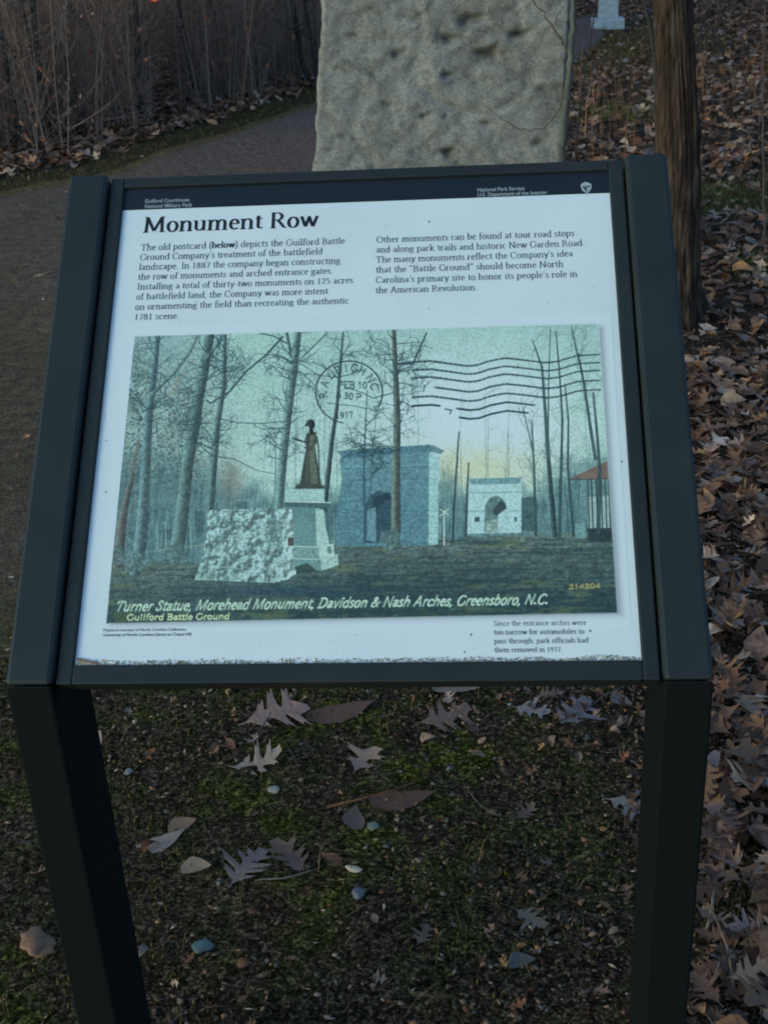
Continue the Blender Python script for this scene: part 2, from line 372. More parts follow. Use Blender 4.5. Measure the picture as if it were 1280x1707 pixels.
# ------------------------------------------------------------------ far marker
def marker():
    q = ground_at(1015, 51); k = np.linalg.norm(q - CAM) / FPX
    e = empty('stone_marker', (q[0], q[1] + .2, 0), 'small pale stone marker on a block base, far behind between slab and tree trunk', 'monument')
    W = 24 * k; v, f = box_geo(-W, W, -W * .8, W * .8, -.05, .125); bevel(mesh_obj('base', v, f, M_marker, e), .012)
    W2, W3 = 15 * k, 12 * k
    v = [(-W2, -W2 * .7, .126), (W2, -W2 * .7, .126), (W2, W2 * .7, .126), (-W2, W2 * .7, .126), (-W3, -W3 * .7, 1.05), (W3, -W3 * .7, 1.05), (W3, W3 * .7, 1.05), (-W3, W3 * .7, 1.05), (0, 0, 1.2)]
    f = [(0, 3, 2, 1), (0, 1, 5, 4), (1, 2, 6, 5), (2, 3, 7, 6), (3, 0, 4, 7), (4, 5, 8), (5, 6, 8), (6, 7, 8), (7, 4, 8)]
    bevel(mesh_obj('shaft', v, f, M_marker, e), .008)
marker()

# ------------------------------------------------------------------ tubes and trees
class Tubes:
    def __init__(s): s.v = []; s.t = []; s.c = []
    def add(s, pts, rad, sides=5, col=(.1, .09, .08), wob=0):
        base = len(s.v); n = len(pts)
        for i, p in enumerate(pts):
            p = Vector(p); a = Vector(pts[max(i - 1, 0)]); b = Vector(pts[min(i + 1, n - 1)]); d = (b - a).normalized()
            x = d.cross(Vector((.31, .95, .11))).normalized(); y = d.cross(x)
            for k in range(sides):
                an = 2 * math.pi * k / sides; r = rad[i] * (1 + (random.uniform(-wob, wob) if wob else 0))
                s.v.append(p + x * (math.cos(an) * r) + y * (math.sin(an) * r)); s.c.append(col)
        for i in range(n - 1):
            for k in range(sides):
                a = base + i * sides + k; b = base + i * sides + (k + 1) % sides; c = b + sides; d = a + sides
                s.t += [(a, b, c), (a, c, d)]
    def build(s, name, m, parent=None, cols=False, smooth=True):
        return np_obj(name, np.array([tuple(v) for v in s.v]), np.array(s.t), m, np.array(s.c) if cols else None, parent, smooth)
def wander(p, d, L, n, bend=.15, up=0.0):
    p = Vector(p); d = Vector(d).normalized(); out = [p.copy()]
    for i in range(n):
        d = (d + Vector((random.gauss(0, bend), random.gauss(0, bend), random.gauss(0, bend * .6) + up))).normalized(); p = p + d * (L / n); out.append(p.copy())
    return out
def twigs(tb, pts, r0, count, Lr, col, depth=1, sides=3, low=.1):
    n = len(pts)
    for _ in range(count):
        i = random.uniform(low, .98) * (n - 1); k = int(i); p = pts[k].lerp(pts[min(k + 1, n - 1)], i - k)
        an = random.uniform(0, 2 * math.pi); d = Vector((math.cos(an), math.sin(an), random.uniform(.15, 1.1)))
        L = random.uniform(*Lr); q = wander(p, d, L, 4, .2, .05); r = max(r0 * .4 * (1 - .5 * i / n), .0013)
        tb.add(q, [r, r * .8, r * .6, r * .4, r * .15], sides, col)
        if depth > 0: twigs(tb, q, r, 3, (L * .25, L * .55), col, depth - 1, sides, .25)

def make_sapling(H, r, lean, m, ntw, name='sapling'):
    e = empty(name, (0, 0, 0)); tb = Tubes(); n = 10
    pts = wander((0, 0, -.05), (lean, random.uniform(-.04, .04), 1), H, n, .035)
    tb.add(pts, [r * (1.25 if i == 0 else 1) * (1 - .8 * i / n) for i in range(n + 1)], 7)
    tb.build('trunk', m, e)
    t2 = Tubes(); twigs(t2, pts, r, ntw, (.3, .9), (1, 1, 1), 1, 3, .06); props(t2.build('branches', m, e), kind='stuff'); return e
def copy_tree(o):
    c = o.copy(); COL.objects.link(c)
    for ch in o.children:
        d = ch.copy(); COL.objects.link(d); d.parent = c
    return c
# the thicket beyond the path: nearest saplings one by one
protos = [make_sapling(random.uniform(2.8, 4.6), r, l, mm, nt_) for r, l, mm, nt_ in
          [(.011, .02, M_sap, 20), (.016, -.04, M_sapdark, 24), (.009, .06, M_sap, 18), (.022, .0, M_sapdark, 26), (.013, -.08, M_sap, 22), (.008, .03, M_sapdark, 16)]]
FOOT = [(-330, 330), (-150, 296), (0, 262), (100, 236), (200, 214), (300, 190), (400, 168), (500, 146), (620, 112)]
named = [  # px foot, which, scale, label
    (36, 238, 1, 1.3, 'thin dark sapling at the left edge of the thicket, leaning left'),
    (73, 236, 3, 1.05, 'dark slender sapling second from the left edge, in front of the thicket'),
    (94, 232, 1, 1.2, 'dark slender sapling right of the pair at the left of the thicket'),
    (130, 215, 2, 1.1, 'thin grey brown sapling just right of the dark trio in the thicket'),
    (432, 150, 5, 1.2, 'thin dark forked sapling between the thicket middle and the granite slab'),
    (498, 142, 0, 1.2, 'pale brown sapling nearest to the left edge of the granite slab')]
used = set(); cnt = 0
def place_sap(k, x, y, s, rz, label, group):
    o = protos[k] if k not in used else copy_tree(protos[k]); used.add(k)
    o.location = (x, y, gz(x, y)); o.rotation_euler = (0, 0, rz); o.scale = (s,) * 3; props(o, label, 'sapling', group)
for (px, py, k, s, lab) in named:
    q = ground_at(px, py); place_sap(k, q[0], q[1], s, random.uniform(0, 6), lab, 'saplings at the thicket edge')
foot = np.array([ground_at(*p)[:2] for p in FOOT])
LAMP_D = 19.0; ld = ray(259, -4); ld = ld / np.hypot(ld[0], ld[1])
LP = CAM + ld * LAMP_D
def lamp_clear(x, y, r=.13):
    q = np.array([x, y]) - CAM[:2]; t = q @ ld[:2]; return t > LAMP_D + .5 or abs(q[0] * ld[1] - q[1] * ld[0]) > r
k = 0
while k < 44:
    t = random.random() * (len(foot) - 1); i = int(t); a = foot[i] * (1 - t + i) + foot[i + 1] * (t - i)
    back = random.uniform(0.0, 2.6); x = a[0] - back * .45 + random.gauss(0, .15); y = a[1] + back
    if not lamp_clear(x, y): continue
    place_sap(random.randrange(6), x, y, random.uniform(.7, 1.35), random.uniform(0, 6.3), 'thin bare sapling among the brown undergrowth beyond the path', 'bare saplings in the thicket'); k += 1
# the mass behind
tb = Tubes(); LV = []
for k in range(3000):
    t = random.random() * (len(foot) + 1.5 - 1); i = min(int(t), len(foot) - 2); a = foot[i] * (1 - t + i) + foot[i + 1] * (t - i)
    back = 16 * random.random() ** 1.4 + .2; x = a[0] - back * .55 * (1 if random.random() < .6 else -.1) + random.gauss(0, .8); y = a[1] + back
    if not lamp_clear(x, y, .10) or (side_far(np.array([[x, y]]))[0] < .55): continue
    H = random.uniform(.9, 3.0) if back < 8 else random.uniform(2.5, 5.5)
    g = random.uniform(.13, .33); c = (g * 1.5, g * .92, g * random.uniform(.62, .76))
    if random.random() < .15: c = (g * 1.5, g * .75, g * .5)
    pts = wander((x, y, -.03), (random.gauss(0, .09), random.gauss(0, .09), 1), H, 6, .05)
    r = random.uniform(.002, .007) if back < 5 else random.uniform(.004, .013)
    tb.add(pts, [r * (1 - .13 * j) for j in range(7)], 4, c)
    twigs(tb, pts, max(r, .006), 16, (.15, .8), c, 1 if k % 3 == 0 else 0, 3, .04)
    for _ in range(14):
        if random.random() < .5:
            j = random.randrange(1, 6); LV.append(tuple(pts[j] + Vector((random.gauss(0, .15), random.gauss(0, .15), random.gauss(0, .1)))))
for k in range(1500):
    t = random.random() * (len(foot) - 1); i = int(t); a = foot[i] * (1 - t + i) + foot[i + 1] * (t - i); back = 3.2 * random.random() ** 1.2
    x = a[0] - back * .5 + random.gauss(0, .1); y = a[1] + back; H = random.uniform(.25, 1.5); g = random.uniform(.12, .34); c = (g * 1.2, g * .84, g * .66)
    if not lamp_clear(x, y, .10): continue
    pts = wander((x, y, -.02), (random.gauss(0, .25), random.gauss(0, .25), 1), H, 5, .1); tb.add(pts, [.0035 * (1 - .15 * j) for j in range(6)], 3, c); twigs(tb, pts, .006, 9, (.1, .45), c, 0, 3, .1)
props(tb.build('thicket', M_wood, cols=True), kind='stuff')

# glowing lamp seen through the thicket
def lamp():
    e = empty('orange_lamp', (LP[0], LP[1], 0), 'small round glowing orange lamp seen through the thicket at the top edge', 'lamp')
    t1 = Tubes(); t1.add([(0, 0, -.1), (0, 0, LP[2] - .09)], [.02, .02], 8); t1.build('post', M_leg, e)
    m, t, b = mat('orange_glow'); b.inputs['Base Color'].default_value = (.8, .2, .04, 1); b.inputs['Emission Color'].default_value = (1, .16, .03, 1); b.inputs['Emission Strength'].default_value = 1.6
    V_, F_ = [], []; n = 20; R = .075
    for j in range(9):
        a = math.pi * j / 8
        for i in range(n): V_.append((R * math.sin(a) * math.cos(2 * math.pi * i / n), R * .5 * math.sin(a) * math.sin(2 * math.pi * i / n), R * .8 * math.cos(a)))
    for j in range(8):
        for i in range(n): F_.append((j * n + i, j * n + (i + 1) % n, (j + 1) * n + (i + 1) % n, (j + 1) * n + i))
    mesh_obj('lens', V_, F_, m, e, True, loc=(0, 0, LP[2]))
    v, f = box_geo(-.05, .05, -.03, .03, 0, .025); mesh_obj('bracket', v, f, M_leg, e, loc=(0, 0, LP[2] - .11))
lamp()

# big trunk on the right
def big_tree():
    b0 = ground_at(1121, 545); dist = np.linalg.norm(b0 - CAM)
    e = empty('tree', (b0[0], b0[1], 0), 'rough barked brown tree trunk standing just behind the right side of the sign', 'tree')
    ytop = b0[1]
    d = ray(1120, 0); qt = CAM + d * ((ytop - CAM[1]) / d[1]); dm = ray(1131, 250); qm = CAM + dm * ((ytop - CAM[1]) / dm[1])
    keys = [(-.15, b0[0], .12), (0, b0[0], .11), (.12, b0[0] + .0, .09), (qm[2], qm[0], .077), (qt[2], qt[0], .067), (3.2, qt[0] + .25, .058), (5.5, qt[0] + .3, .045), (8, qt[0] + .5, .02)]
    kz = [a[0] for a in keys]; kx = [a[1] for a in keys]; kr = [a[2] for a in keys]
    V_, F_ = [], []; ns, nz = 90, 260
    zz = np.concatenate([np.linspace(-.15, 2.2, 200), np.linspace(2.2, 8, 62)[1:]]); nz = len(zz)
    for j, z in enumerate(zz):
        x = np.interp(z, kz, kx) - b0[0]; r = np.interp(z, kz, kr) * .88
        for i in range(ns):
            a = 2 * math.pi * i / ns; ca, sa = math.cos(a), math.sin(a)
            h = abs(mn.noise(Vector((ca * 5.5, sa * 5.5, z * 1.6)))) * .34 + mn.noise(Vector((ca * 11, sa * 11, z * 9))) * .13 + mn.noise(Vector((ca * 3, sa * 3, z * 1.2 + 5))) * .14
            fl = 1 + .5 * max(0, 1 - z / .25) * (.5 + .5 * math.sin(a * 4 + 1)) if z < .25 else 1
            rr = r * (1 + h - .05) * fl; V_.append((x + ca * rr, sa * rr, z))
    for j in range(nz - 1):
        for i in range(ns): F_.append((j * ns + i, j * ns + (i + 1) % ns, (j + 1) * ns + (i + 1) % ns, (j + 1) * ns + i))
    mesh_obj('trunk', V_, F_, M_bark, e, True)
    for k in range(9):
        z = 2.6 + k * .55; x = np.interp(z, kz, kx) - b0[0]; an = k * 2.4; t_ = Tubes()
        pts = wander((x, 0, z), (math.cos(an), math.sin(an), .8), 1.9, 8, .12, .05); t_.add(pts, [.028 * (1 - .1 * j) for j in range(9)], 7)
        twigs(t_, pts, .02, 10, (.4, 1.0), (1, 1, 1), 1, 4, .2); t_.build('branch', M_bark, e)
    return b0
TB = big_tree()

def leaning(name, px_list, y, r0, m, label, tw=0, ground_y=None):
    pts = []
    for (px, py) in px_list:
        d = ray(px, py); q = CAM + d * ((y - CAM[1]) / d[1]); pts.append(Vector(q))
    lo = pts[-1]; foot_ = Vector((lo[0] + (lo[0] - pts[-2][0]) / (lo[2] - pts[-2][2] + 1e-9) * (-lo[2]) * .6, y, -.05))
    top = pts[0] + (pts[0] - pts[1]).normalized() * 1.6
    P = [top] + pts + [foot_]; P = P[::-1]; e = empty(name, (P[0][0], P[0][1], 0)); base = Vector((P[0][0], P[0][1], 0))
    Q = []
    for i in range(len(P) - 1):
        for k in range(5): Q.append(P[i].lerp(P[i + 1], k / 5) - base + Vector((random.gauss(0, .002), random.gauss(0, .002), 0)))
    Q.append(P[-1] - base); n = len(Q) - 1
    t_ = Tubes(); t_.add(Q, [r0 * (1.15 - .6 * i / n) for i in range(n + 1)], 9, wob=.06); t_.build('trunk', m, e)
    props(e, label, 'sapling'); return e, base, y
def px_branch(e, base, y0, pxs, r, m, yy=None):
    pts = []
    for i, (px, py) in enumerate(pxs):
        d = ray(px, py); yv = y0 - .012 * i * 0 + (yy[i] if yy else 0); pts.append(Vector(CAM + d * ((yv - CAM[1]) / d[1])) - base)
    Q = []
    for i in range(len(pts) - 1):
        for k in range(4): Q.append(pts[i].lerp(pts[i + 1], k / 4) + Vector((random.gauss(0, .003), 0, random.gauss(0, .003))))
    Q.append(pts[-1]); n = len(Q) - 1
    t_ = Tubes(); t_.add(Q, [r * (1 - .6 * i / n) for i in range(n + 1)], 5); t_.build('twig', m, e)
M_red = sap_mat('reddish_twig_bark', (.13, .07, .05)); M_sapg = sap_mat('grey_sapling_bark', (.12, .115, .10))
e, b_, y_ = leaning('sapling', [(955, 0), (953, 60), (949, 120), (944, 160), (940, 210), (935, 268), (925, 400)], 3.9, .0165, M_sapg, 'thin grey sapling rising against the right edge of the granite slab')
px_branch(e, b_, y_, [(945, 82), (925, 50), (905, 22), (884, -4), (870, -30)], .0035, M_red)
px_branch(e, b_, y_, [(936, 172), (924, 195), (905, 214), (880, 219), (858, 212), (832, 195), (808, 176)], .0028, M_sap)
px_branch(e, b_, y_, [(925, 40), (930, 22), (944, 8)], .002, M_sap)
e, b_, y_ = leaning('sapling', [(1072, 0), (1084, 45), (1090, 90), (1093, 150), (1096, 220), (1098, 300)], 3.75, .010, M_sapdark, 'thin dark stem leaning against the left side of the brown tree trunk')
e, b_, y_ = leaning('sapling', [(1272, 120), (1271, 200), (1272, 290), (1274, 380)], 4.6, .006, M_sap, 'slim brown stem at the right edge of the photo among fallen leaves')
e, b_, y_ = leaning('sapling', [(980, 88), (978, 100), (975, 118), (972, 135), (968, 160)], 6.2, .006, M_sapdark, 'short dark twig sticking up between the slab and the tree trunk')

# ------------------------------------------------------------------ leaves
def leaf_template(seed, n=13, lobes=4, width=.34, curl=.25):
    """outline of one half leaf: (t, w, forward sweep); midrib in the middle"""
    r = random.Random(seed); bend = r.uniform(-.4, 1.0) * curl; fold = r.uniform(-.1, .55); tw = r.uniform(-.5, .5); side = r.uniform(-.12, .12); roll = r.uniform(0, 1.2) * curl
    def half():
        if lobes == 0:
            return [(t, width * math.sin(math.pi * t ** .85) * (1 + r.uniform(-.07, .07)), 0) for t in np.linspace(.1, .97, n)]
        L = int(lobes); o = [(.02, .008, 0), (.13, .010, 0), (.2, .035 + r.uniform(0, .03), .0)]
        for k in range(L):
            c = .22 + .66 * (k + .45) / L + r.uniform(-.03, .03); wt = width * (.8, 1.2, 1.0, .7, .5)[min(k, 4)] * r.uniform(.7, 1.25); h = .66 / L
            o += [(c - h * .30, .09, .0), (c - h * .16, wt * .55, .02), (c - h * .06, wt * .95, .05)]
            if n > 10: o += [(c + h * .02, wt * .78, .05), (c + h * .12, wt * 1.12, .09), (c + h * .18, wt * .62, .05)]
            o += [(c + h * .28, wt * .3 + .03, .02)]
            if k < L - 1: o += [(c + h * .44, .05 + r.uniform(0, .05), .0)]
        o += [(.90, width * .30, .02), (.95, width * .34 * r.uniform(.5, 1), .05)]
        return o
    V_, F_ = [], []
    A_, B_ = half(), half(); m = min(len(A_), len(B_)); ts = []
    for i in range(m):
        t = (A_[i][0] + B_[i][0]) / 2; ts.append(t)
        for sgn, q in ((1, A_[i]), (0, None), (-1, B_[i])):
            if q is None: x, y = t, 0
            else: x, y = q[0] + q[2], sgn * q[1]
            z = bend * (x - .5) ** 2 * 1.6 + abs(y) * fold + roll * y * y * 3 + tw * y * (x - .5) * 2 + (r.uniform(-.025, .025) if sgn else 0)
            V_.append((x - .5, y + side * math.sin(x * math.pi), z))
    V_.append((.5, 0, bend * .4))
    for i in range(m - 1):
        a = i * 3; F_ += [(a, a + 3, a + 4), (a, a + 4, a + 1), (a + 1, a + 4, a + 5), (a + 1, a + 5, a + 2)]
    a = (m - 1) * 3; F_ += [(a, len(V_) - 1, a + 1), (a + 1, len(V_) - 1, a + 2)]
    V_ = np.array(V_); V_[:, 2] -= V_[:, 2].min() * .7 + V_[:, 2].mean() * .2
    return V_, np.array(F_)
T_hi = [leaf_template(s, 12, l, w_, c) for s, l, w_, c in [(1, 3, .29, .6), (2, 3, .27, .9), (3, 4, .26, 1.1), (4, 3, .31, .4), (5, 0, .24, .8), (6, 3, .24, 1.3), (7, 0, .15, 1.3), (8, 3, .35, .35), (21, 3, .30, .3), (22, 2, .34, .8)]]
T_lo = [leaf_template(s + 40, 6, l, w_, c) for s, l, w_, c in [(1, 3, .36, .5), (2, 2.4, .34, .9), (3, 0, .3, 1.0), (4, 3, .3, 1.2), (5, 0, .24, .8), (6, 2.2, .4, .4)]]
hi_me = []
for v, f in T_hi:
    me = bpy.data.meshes.new('leaf'); me.from_pydata([tuple(x) for x in v], [], [tuple(x) for x in f]); me.materials.append(M_leafobj)
    me.polygons.foreach_set('use_smooth', [True] * len(me.polygons)); me.update(); hi_me.append(me)
PAL = np.array([alb(c) for c in [(112, 92, 82), (96, 78, 70), (124, 108, 98), (84, 70, 62), (104, 92, 88), (92, 68, 56), (120, 112, 108), (74, 58, 50), (128, 104, 82), (66, 54, 48), (110, 106, 108), (88, 74, 64)]])
PAL = PAL * np.array([1.08, 1.08, 1.06])
def leaf_obj(name, k, loc, rot, size, col, parent=None, label=None, cat=None, group=None):
    o = bpy.data.objects.new(name, hi_me[k]); o.location = loc; o.rotation_euler = rot
    o.scale = size if isinstance(size, tuple) else (size,) * 3; o.color = (*col, 1); link(o, parent); return props(o, label, cat, group)

# --- leaves that can be told apart, lying under and beside the sign
KEY = [ # px, py, length px, template, heading deg, colour, label, pitch
 (455, 1187, 112, 7, 25, (140, 112, 102), 'large tan lobed oak leaf just below the sign rail, left of centre', 0),
 (424, 1260, 84, 1, 20, (126, 120, 118), 'slender grey curled leaf below the large tan oak leaf', .35),
 (610, 1262, 66, 9, 60, (124, 110, 100), 'pale brown lobed leaf below the middle of the sign rail', .2),
 (560, 1172, 120, 6, 18, (92, 66, 54), 'dark reddish brown curled leaf right of the large tan oak leaf', .1),
 (735, 1184, 92, 3, 25, (104, 84, 78), 'broad brown lobed leaf under the rail, right of centre', .1),
 (665, 1322, 112, 6, 8, (84, 58, 46), 'dark brown curled leaf on the moss below the sign centre', .1),
 (596, 1362, 56, 4, 100, (96, 80, 76), 'small pointed brown leaf left of the dark curled leaf', .3),
 (884, 1176, 60, 0, -20, (116, 124, 132), 'small blue grey leaf under the right part of the rail', .1),
 (955, 1185, 88, 8, 55, (98, 102, 122), 'blue violet lobed oak leaf under the right part of the rail', .2),
 (916, 1151, 44, 2, 10, (106, 84, 76), 'small brown leaf peeping out below the rail above the blue violet leaf', .1),
 (1036, 1160, 44, 4, 110, (116, 114, 118), 'pale grey leaf close to the right leg just below the rail', .2),
 (262, 1388, 84, 6, 28, (128, 122, 118), 'slender pale leaf beside the left leg', .2),
 (303, 1370, 50, 4, 40, (112, 92, 74), 'narrow tan leaf above the slender pale leaf by the left leg', .3),
 (410, 1442, 92, 2, 62, (104, 100, 108), 'grey violet lobed oak leaf in the lower left of the gap', .1),
 (478, 1432, 88, 1, 125, (98, 82, 74), 'brown many-lobed leaf right of the grey violet oak leaf', .1),
 (1042, 1335, 70, 7, -30, (106, 112, 120), 'pale blue grey lobed leaf against the right leg', .1),
 (872, 1345, 44, 1, 45, (90, 76, 68), 'small brown leaf on the moss left of the right leg', .2),
 (702, 1556, 46, 0, 70, (84, 80, 76), 'dull grey brown leaf near the bottom centre', .1),
 (882, 1522, 62, 8, -40, (92, 94, 94), 'grey lobed leaf low in the gap near the right leg', .1),
 (868, 1596, 48, 4, 18, (72, 80, 92), 'narrow blue grey leaf near the bottom right of the gap', .1),
 (756, 1142, 80, 4, 2, (124, 108, 100), 'pale brown leaf tucked right under the rail centre', 0),
 (324, 1442, 52, 4, 12, (126, 112, 92), 'tan chip-like leaf on the ground right of the left leg', .2),
 (1205, 1593, 62, 3, 80, (92, 100, 116), 'blue grey leaf on the ground right of the right leg, near the bottom', .1),
 (1258, 1572, 70, 0, 30, (98, 78, 70), 'brown lobed leaf at the right edge near the bottom', .1),
 (1192, 738, 44, 9, 20, (196, 196, 192), 'bright whitish leaf among the litter right of the sign', .6),
 (1186, 790, 58, 4, 5, (138, 144, 152), 'pale bluish narrow leaf just under the bright whitish leaf', .2),
 (1262, 838, 60, 7, 35, (146, 122, 96), 'tan pointed leaf at the right edge level with the postcard', .3),
 (1264, 1086, 76, 9, 10, (172, 160, 138), 'large cream coloured leaf at the right edge beside the sign corner', .3),
 (1240, 964, 70, 0, 30, (128, 122, 130), 'pale violet grey leaf right of the sign, low on the panel side', .3),
 (1178, 558, 34, 9, 40, (166, 168, 168), 'small pale leaf beside the foot of the brown tree trunk', .5),
 (1232, 520, 24, 4, 120, (160, 164, 166), 'tiny whitish leaf right of the tree foot', .5),
 (1236, 1135, 84, 6, 12, (122, 96, 84), 'reddish tan curled leaf beside the upper end of the right leg', .2),
 (1240, 1190, 90, 1, -25, (128, 130, 128), 'long grey leaf right of the right leg', .2),
]
for (px, py, lp, k, hd, c, lab, pt) in KEY:
    q = ground_at(px, py, .012); size = lp / FPX * ((q - CAM) @ FW) * 1.12
    leaf_obj('oak_leaf' if k not in (4, 6) else 'leaf', k, (q[0], q[1], gz(q[0], q[1]) + .003), (pt * .5, -pt * .35, math.radians(hd)), (size, size * 1.25, size * .3), (alb(c) * .6 + .4 * alb(c).mean() * np.array([1.35, .95, .75])) * .9, None, lab, 'leaf', 'leaves lying under and beside the sign')

# --- stones and chips
def pebble_mesh(seed, flat=.6, ang=.25):
    import bmesh
    bm = bmesh.new(); bmesh.ops.create_icosphere(bm, subdivisions=3, radius=.5)
    for v in bm.verts:
        v.co *= 1 + ang * (mn.noise(v.co * 2.2 + Vector((seed, 0, 0))) * 2 + mn.noise(v.co * 6 + Vector((seed, 0, 0))) * .8); v.co.z *= flat
    me = bpy.data.meshes.new('pebble'); bm.to_mesh(me); bm.free(); me.materials.append(M_stoneobj); me.polygons.foreach_set('use_smooth', [True] * len(me.polygons)); return me
for k, (px, py, w_, h_, hd, c, lab, nm) in enumerate([
    (64, 1571, 46, 50, 40, (118, 98, 84), 'flat tan angular stone left of the left leg', 'stone'),
    (338, 1577, 34, 22, 25, (84, 108, 116), 'smooth blue grey pebble in the lower left of the gap', 'pebble'),
    (598, 1494, 20, 20, 0, (92, 104, 118), 'small round blue grey pebble right of the lobed leaves', 'pebble'),
    (1189, 1328, 34, 48, 80, (128, 126, 120), 'pale rounded stone right of the right leg', 'stone'),
    (590, 1452, 30, 11, -20, (178, 178, 168), 'small white wood chip above the round pebble', 'wood_chip'),
    (20, 962, 14, 6, -20, (190, 190, 178), 'bright white chip on the path left of the sign', 'wood_chip'),
    (214, 1283, 14, 12, 0, (120, 132, 136), 'tiny pale pebble beside the left leg', 'pebble'),
    (456, 1315, 20, 14, 0, (140, 146, 144), 'small pale pebble in the middle of the gap below the grey curled leaf', 'pebble'),
    (622, 1382, 20, 16, 0, (100, 116, 112), 'greenish pebble below the small pointed leaf', 'pebble'),
    (1215, 1160, 16, 12, 0, (140, 136, 130), 'pale pebble right of the sign corner', 'pebble')]):
    q = ground_at(px, py, .005); s = ((q - CAM) @ FW) / FPX
    o = bpy.data.objects.new(nm, pebble_mesh(k * 3.1, .35 if nm == 'stone' else .5, .35 if nm == 'stone' else .15)); link(o)
    o.location = (q[0], q[1], gz(q[0], q[1]) + .004); o.rotation_euler = (0, 0, math.radians(hd)); o.scale = (w_ * s, h_ * s * 1.3, min(w_, h_) * s * .9); o.color = (*(alb(c) * .75), 1)
    props(o, lab, {'wood_chip': 'chip'}.get(nm, 'stone'))

def stick(name, pxs, r, c, label, cat='twig'):
    P = [Vector(ground_at(x, y, .01 + h)) for x, y, h in pxs]; b = P[0].copy(); b[2] = 0
    Q = []
    for i in range(len(P) - 1):
        for k in range(4): Q.append(P[i].lerp(P[i + 1], k / 4) - b)
    Q.append(P[-1] - b); n = len(Q) - 1; t_ = Tubes(); t_.add(Q, [r * (1 - .5 * i / n) for i in range(n + 1)], 6)
    m = sap_mat(name + '_bark', tuple(alb(c))); o = t_.build(name, m); o.location = b; props(o, label, cat)
tb = Tubes()
for k in range(260):
    x, y = random.uniform(.75, 3.2), random.uniform(-.3, 7)
    under_sign = k % 6 == 0
    if under_sign: x, y = random.uniform(-.8, .9), random.uniform(-.2, 2.4)
    an = random.uniform(0, 6.28); L = random.uniform(.03, .12) if under_sign else random.uniform(.06, .25); g = random.uniform(.05, .16); z = gz(x, y) + .012
    tb.add(wander((x, y, z), (math.cos(an), math.sin(an), random.uniform(-.02, .12)), L, 5, .12), [random.uniform(.0007, .0018)] * 5 + [.0005], 4, (g, g * .88, g * .76))
props(tb.build('fallen_twigs', M_wood, cols=True), kind='stuff')
stick('stick', [(58, 462, 0), (76, 457, .01), (96, 452, .005)], .009, (110, 100, 96), 'pale bent stick lying on the path left of the sign')
stick('twig', [(1226, 1665, 0), (1212, 1580, .02), (1190, 1525, .02), (1165, 1490, .0)], .0022, (104, 98, 92), 'thin curved twig right of the right leg near the bottom')
stick('twig', [(1176, 1560, 0), (1186, 1510, .02), (1192, 1455, .01)], .003, (112, 108, 100), 'short straight pale twig right of the right leg')
stick('twig', [(1172, 1665, 0), (1190, 1630, .02), (1200, 1600, .01)], .003, (116, 104, 92), 'small tan twig low beside the right leg')
stick('twig', [(545, 1345, .0), (600, 1332, .01), (660, 1316, .01), (700, 1300, .0)], .0025, (92, 68, 54), 'thin reddish twig crossing the dark curled leaf')
stick('twig', [(1220, 640, .02), (1224, 665, .02), (1227, 690, .0)], .004, (120, 124, 128), 'thin grey twig upright in the litter right of the sign')

# --- the litter: 280 largest leaves apart, the rest one mass
def rand_in(x0, x1, y0, y1, n): return np.stack([rng.uniform(x0, x1, n), rng.uniform(y0, y1, n)], 1)
P = np.concatenate([rand_in(.55, 2.1, -.5, 3, 5600), rand_in(.3, 4.6, 3, 7, 8500), rand_in(.0, 8.5, 7, 20, 21000)])
nz_ = np.array([mn.noise(Vector((p[0] * 1.5, p[1] * 1.5, 5))) for p in P])
edge = np.where(P[:, 1] < 3, .80 + .14 * nz_ + .06 * np.clip(P[:, 1], 0, 3) * 0, np.where(P[:, 1] < 7, 1.1 + (.2 * nz_) - .1 * (P[:, 1] - 3), .6))
nearpath = in_poly(P, PATHPOLY)
keep = (P[:, 0] > edge) & ~nearpath
grassy = np.array([(abs(p[0] - 2.3) < .8 and 12 < p[1] < 16) for p in P]); keep &= ~(grassy & (rng.random(len(P)) < .85))
gy = (rng.random(len(P)) < .55) & (P[:, 1] > 5.3) & (P[:, 1] < 6.4) & (P[:, 0] < 2.4); keep &= ~gy
keep &= ~((P[:, 1] < .6) & (rng.random(len(P)) < .2))
P = P[keep]
# far-side band under the thicket and sparse leaves elsewhere
Q = rand_in(-7, 3, 5.5, 22, 16000); sf = side_far(Q); Q = Q[(sf > .25 + .2 * rng.random(len(Q))) & (rng.random(len(Q)) < np.where(sf < 2.2, .95, .45))]
Q2 = rand_in(-7, 2, 5.5, 16, 42000); s2 = side_far(Q2); Q2 = Q2[(s2 > .22 + .25 * rng.random(len(Q2))) & (s2 < 2.6)]; Q = np.concatenate([Q, Q2])
R_ = rand_in(-3.4, .9, .2, 11, 620); R_ = R_[rng.random(len(R_)) < .8]
LEAFCUT = len(P)
A = np.concatenate([P, Q]); n = len(A)
zz = np.array([gz(p[0], p[1]) for p in A]) + rng.uniform(.0, .03, n)
pos = np.column_stack([A, zz]); ang = np.column_stack([rng.normal(0, .3, n), rng.normal(0, .3, n), rng.uniform(0, 6.28, n)])
size = (.035 + .07 * rng.random(n) ** 1.3) * np.where(A[:, 1] > 6.5, 1.25, 1); cols = PAL[rng.integers(0, len(PAL), n)] * rng.uniform(.65, 1.2, (n, 1))
bright = rng.random(n) < .035; cols[bright] = alb((158, 146, 132)) * rng.uniform(.8, 1.2, (bright.sum(), 1))
cols[len(P):] *= 1.15
pr = np.array([project(p) for p in pos]); pxs = size * FPX / pr[:, 2]
vis = (pr[:, 0] > 1000) & (pr[:, 0] < 1290) & (pr[:, 1] > 0) & (pr[:, 1] < 1715) & (np.arange(n) < LEAFCUT)
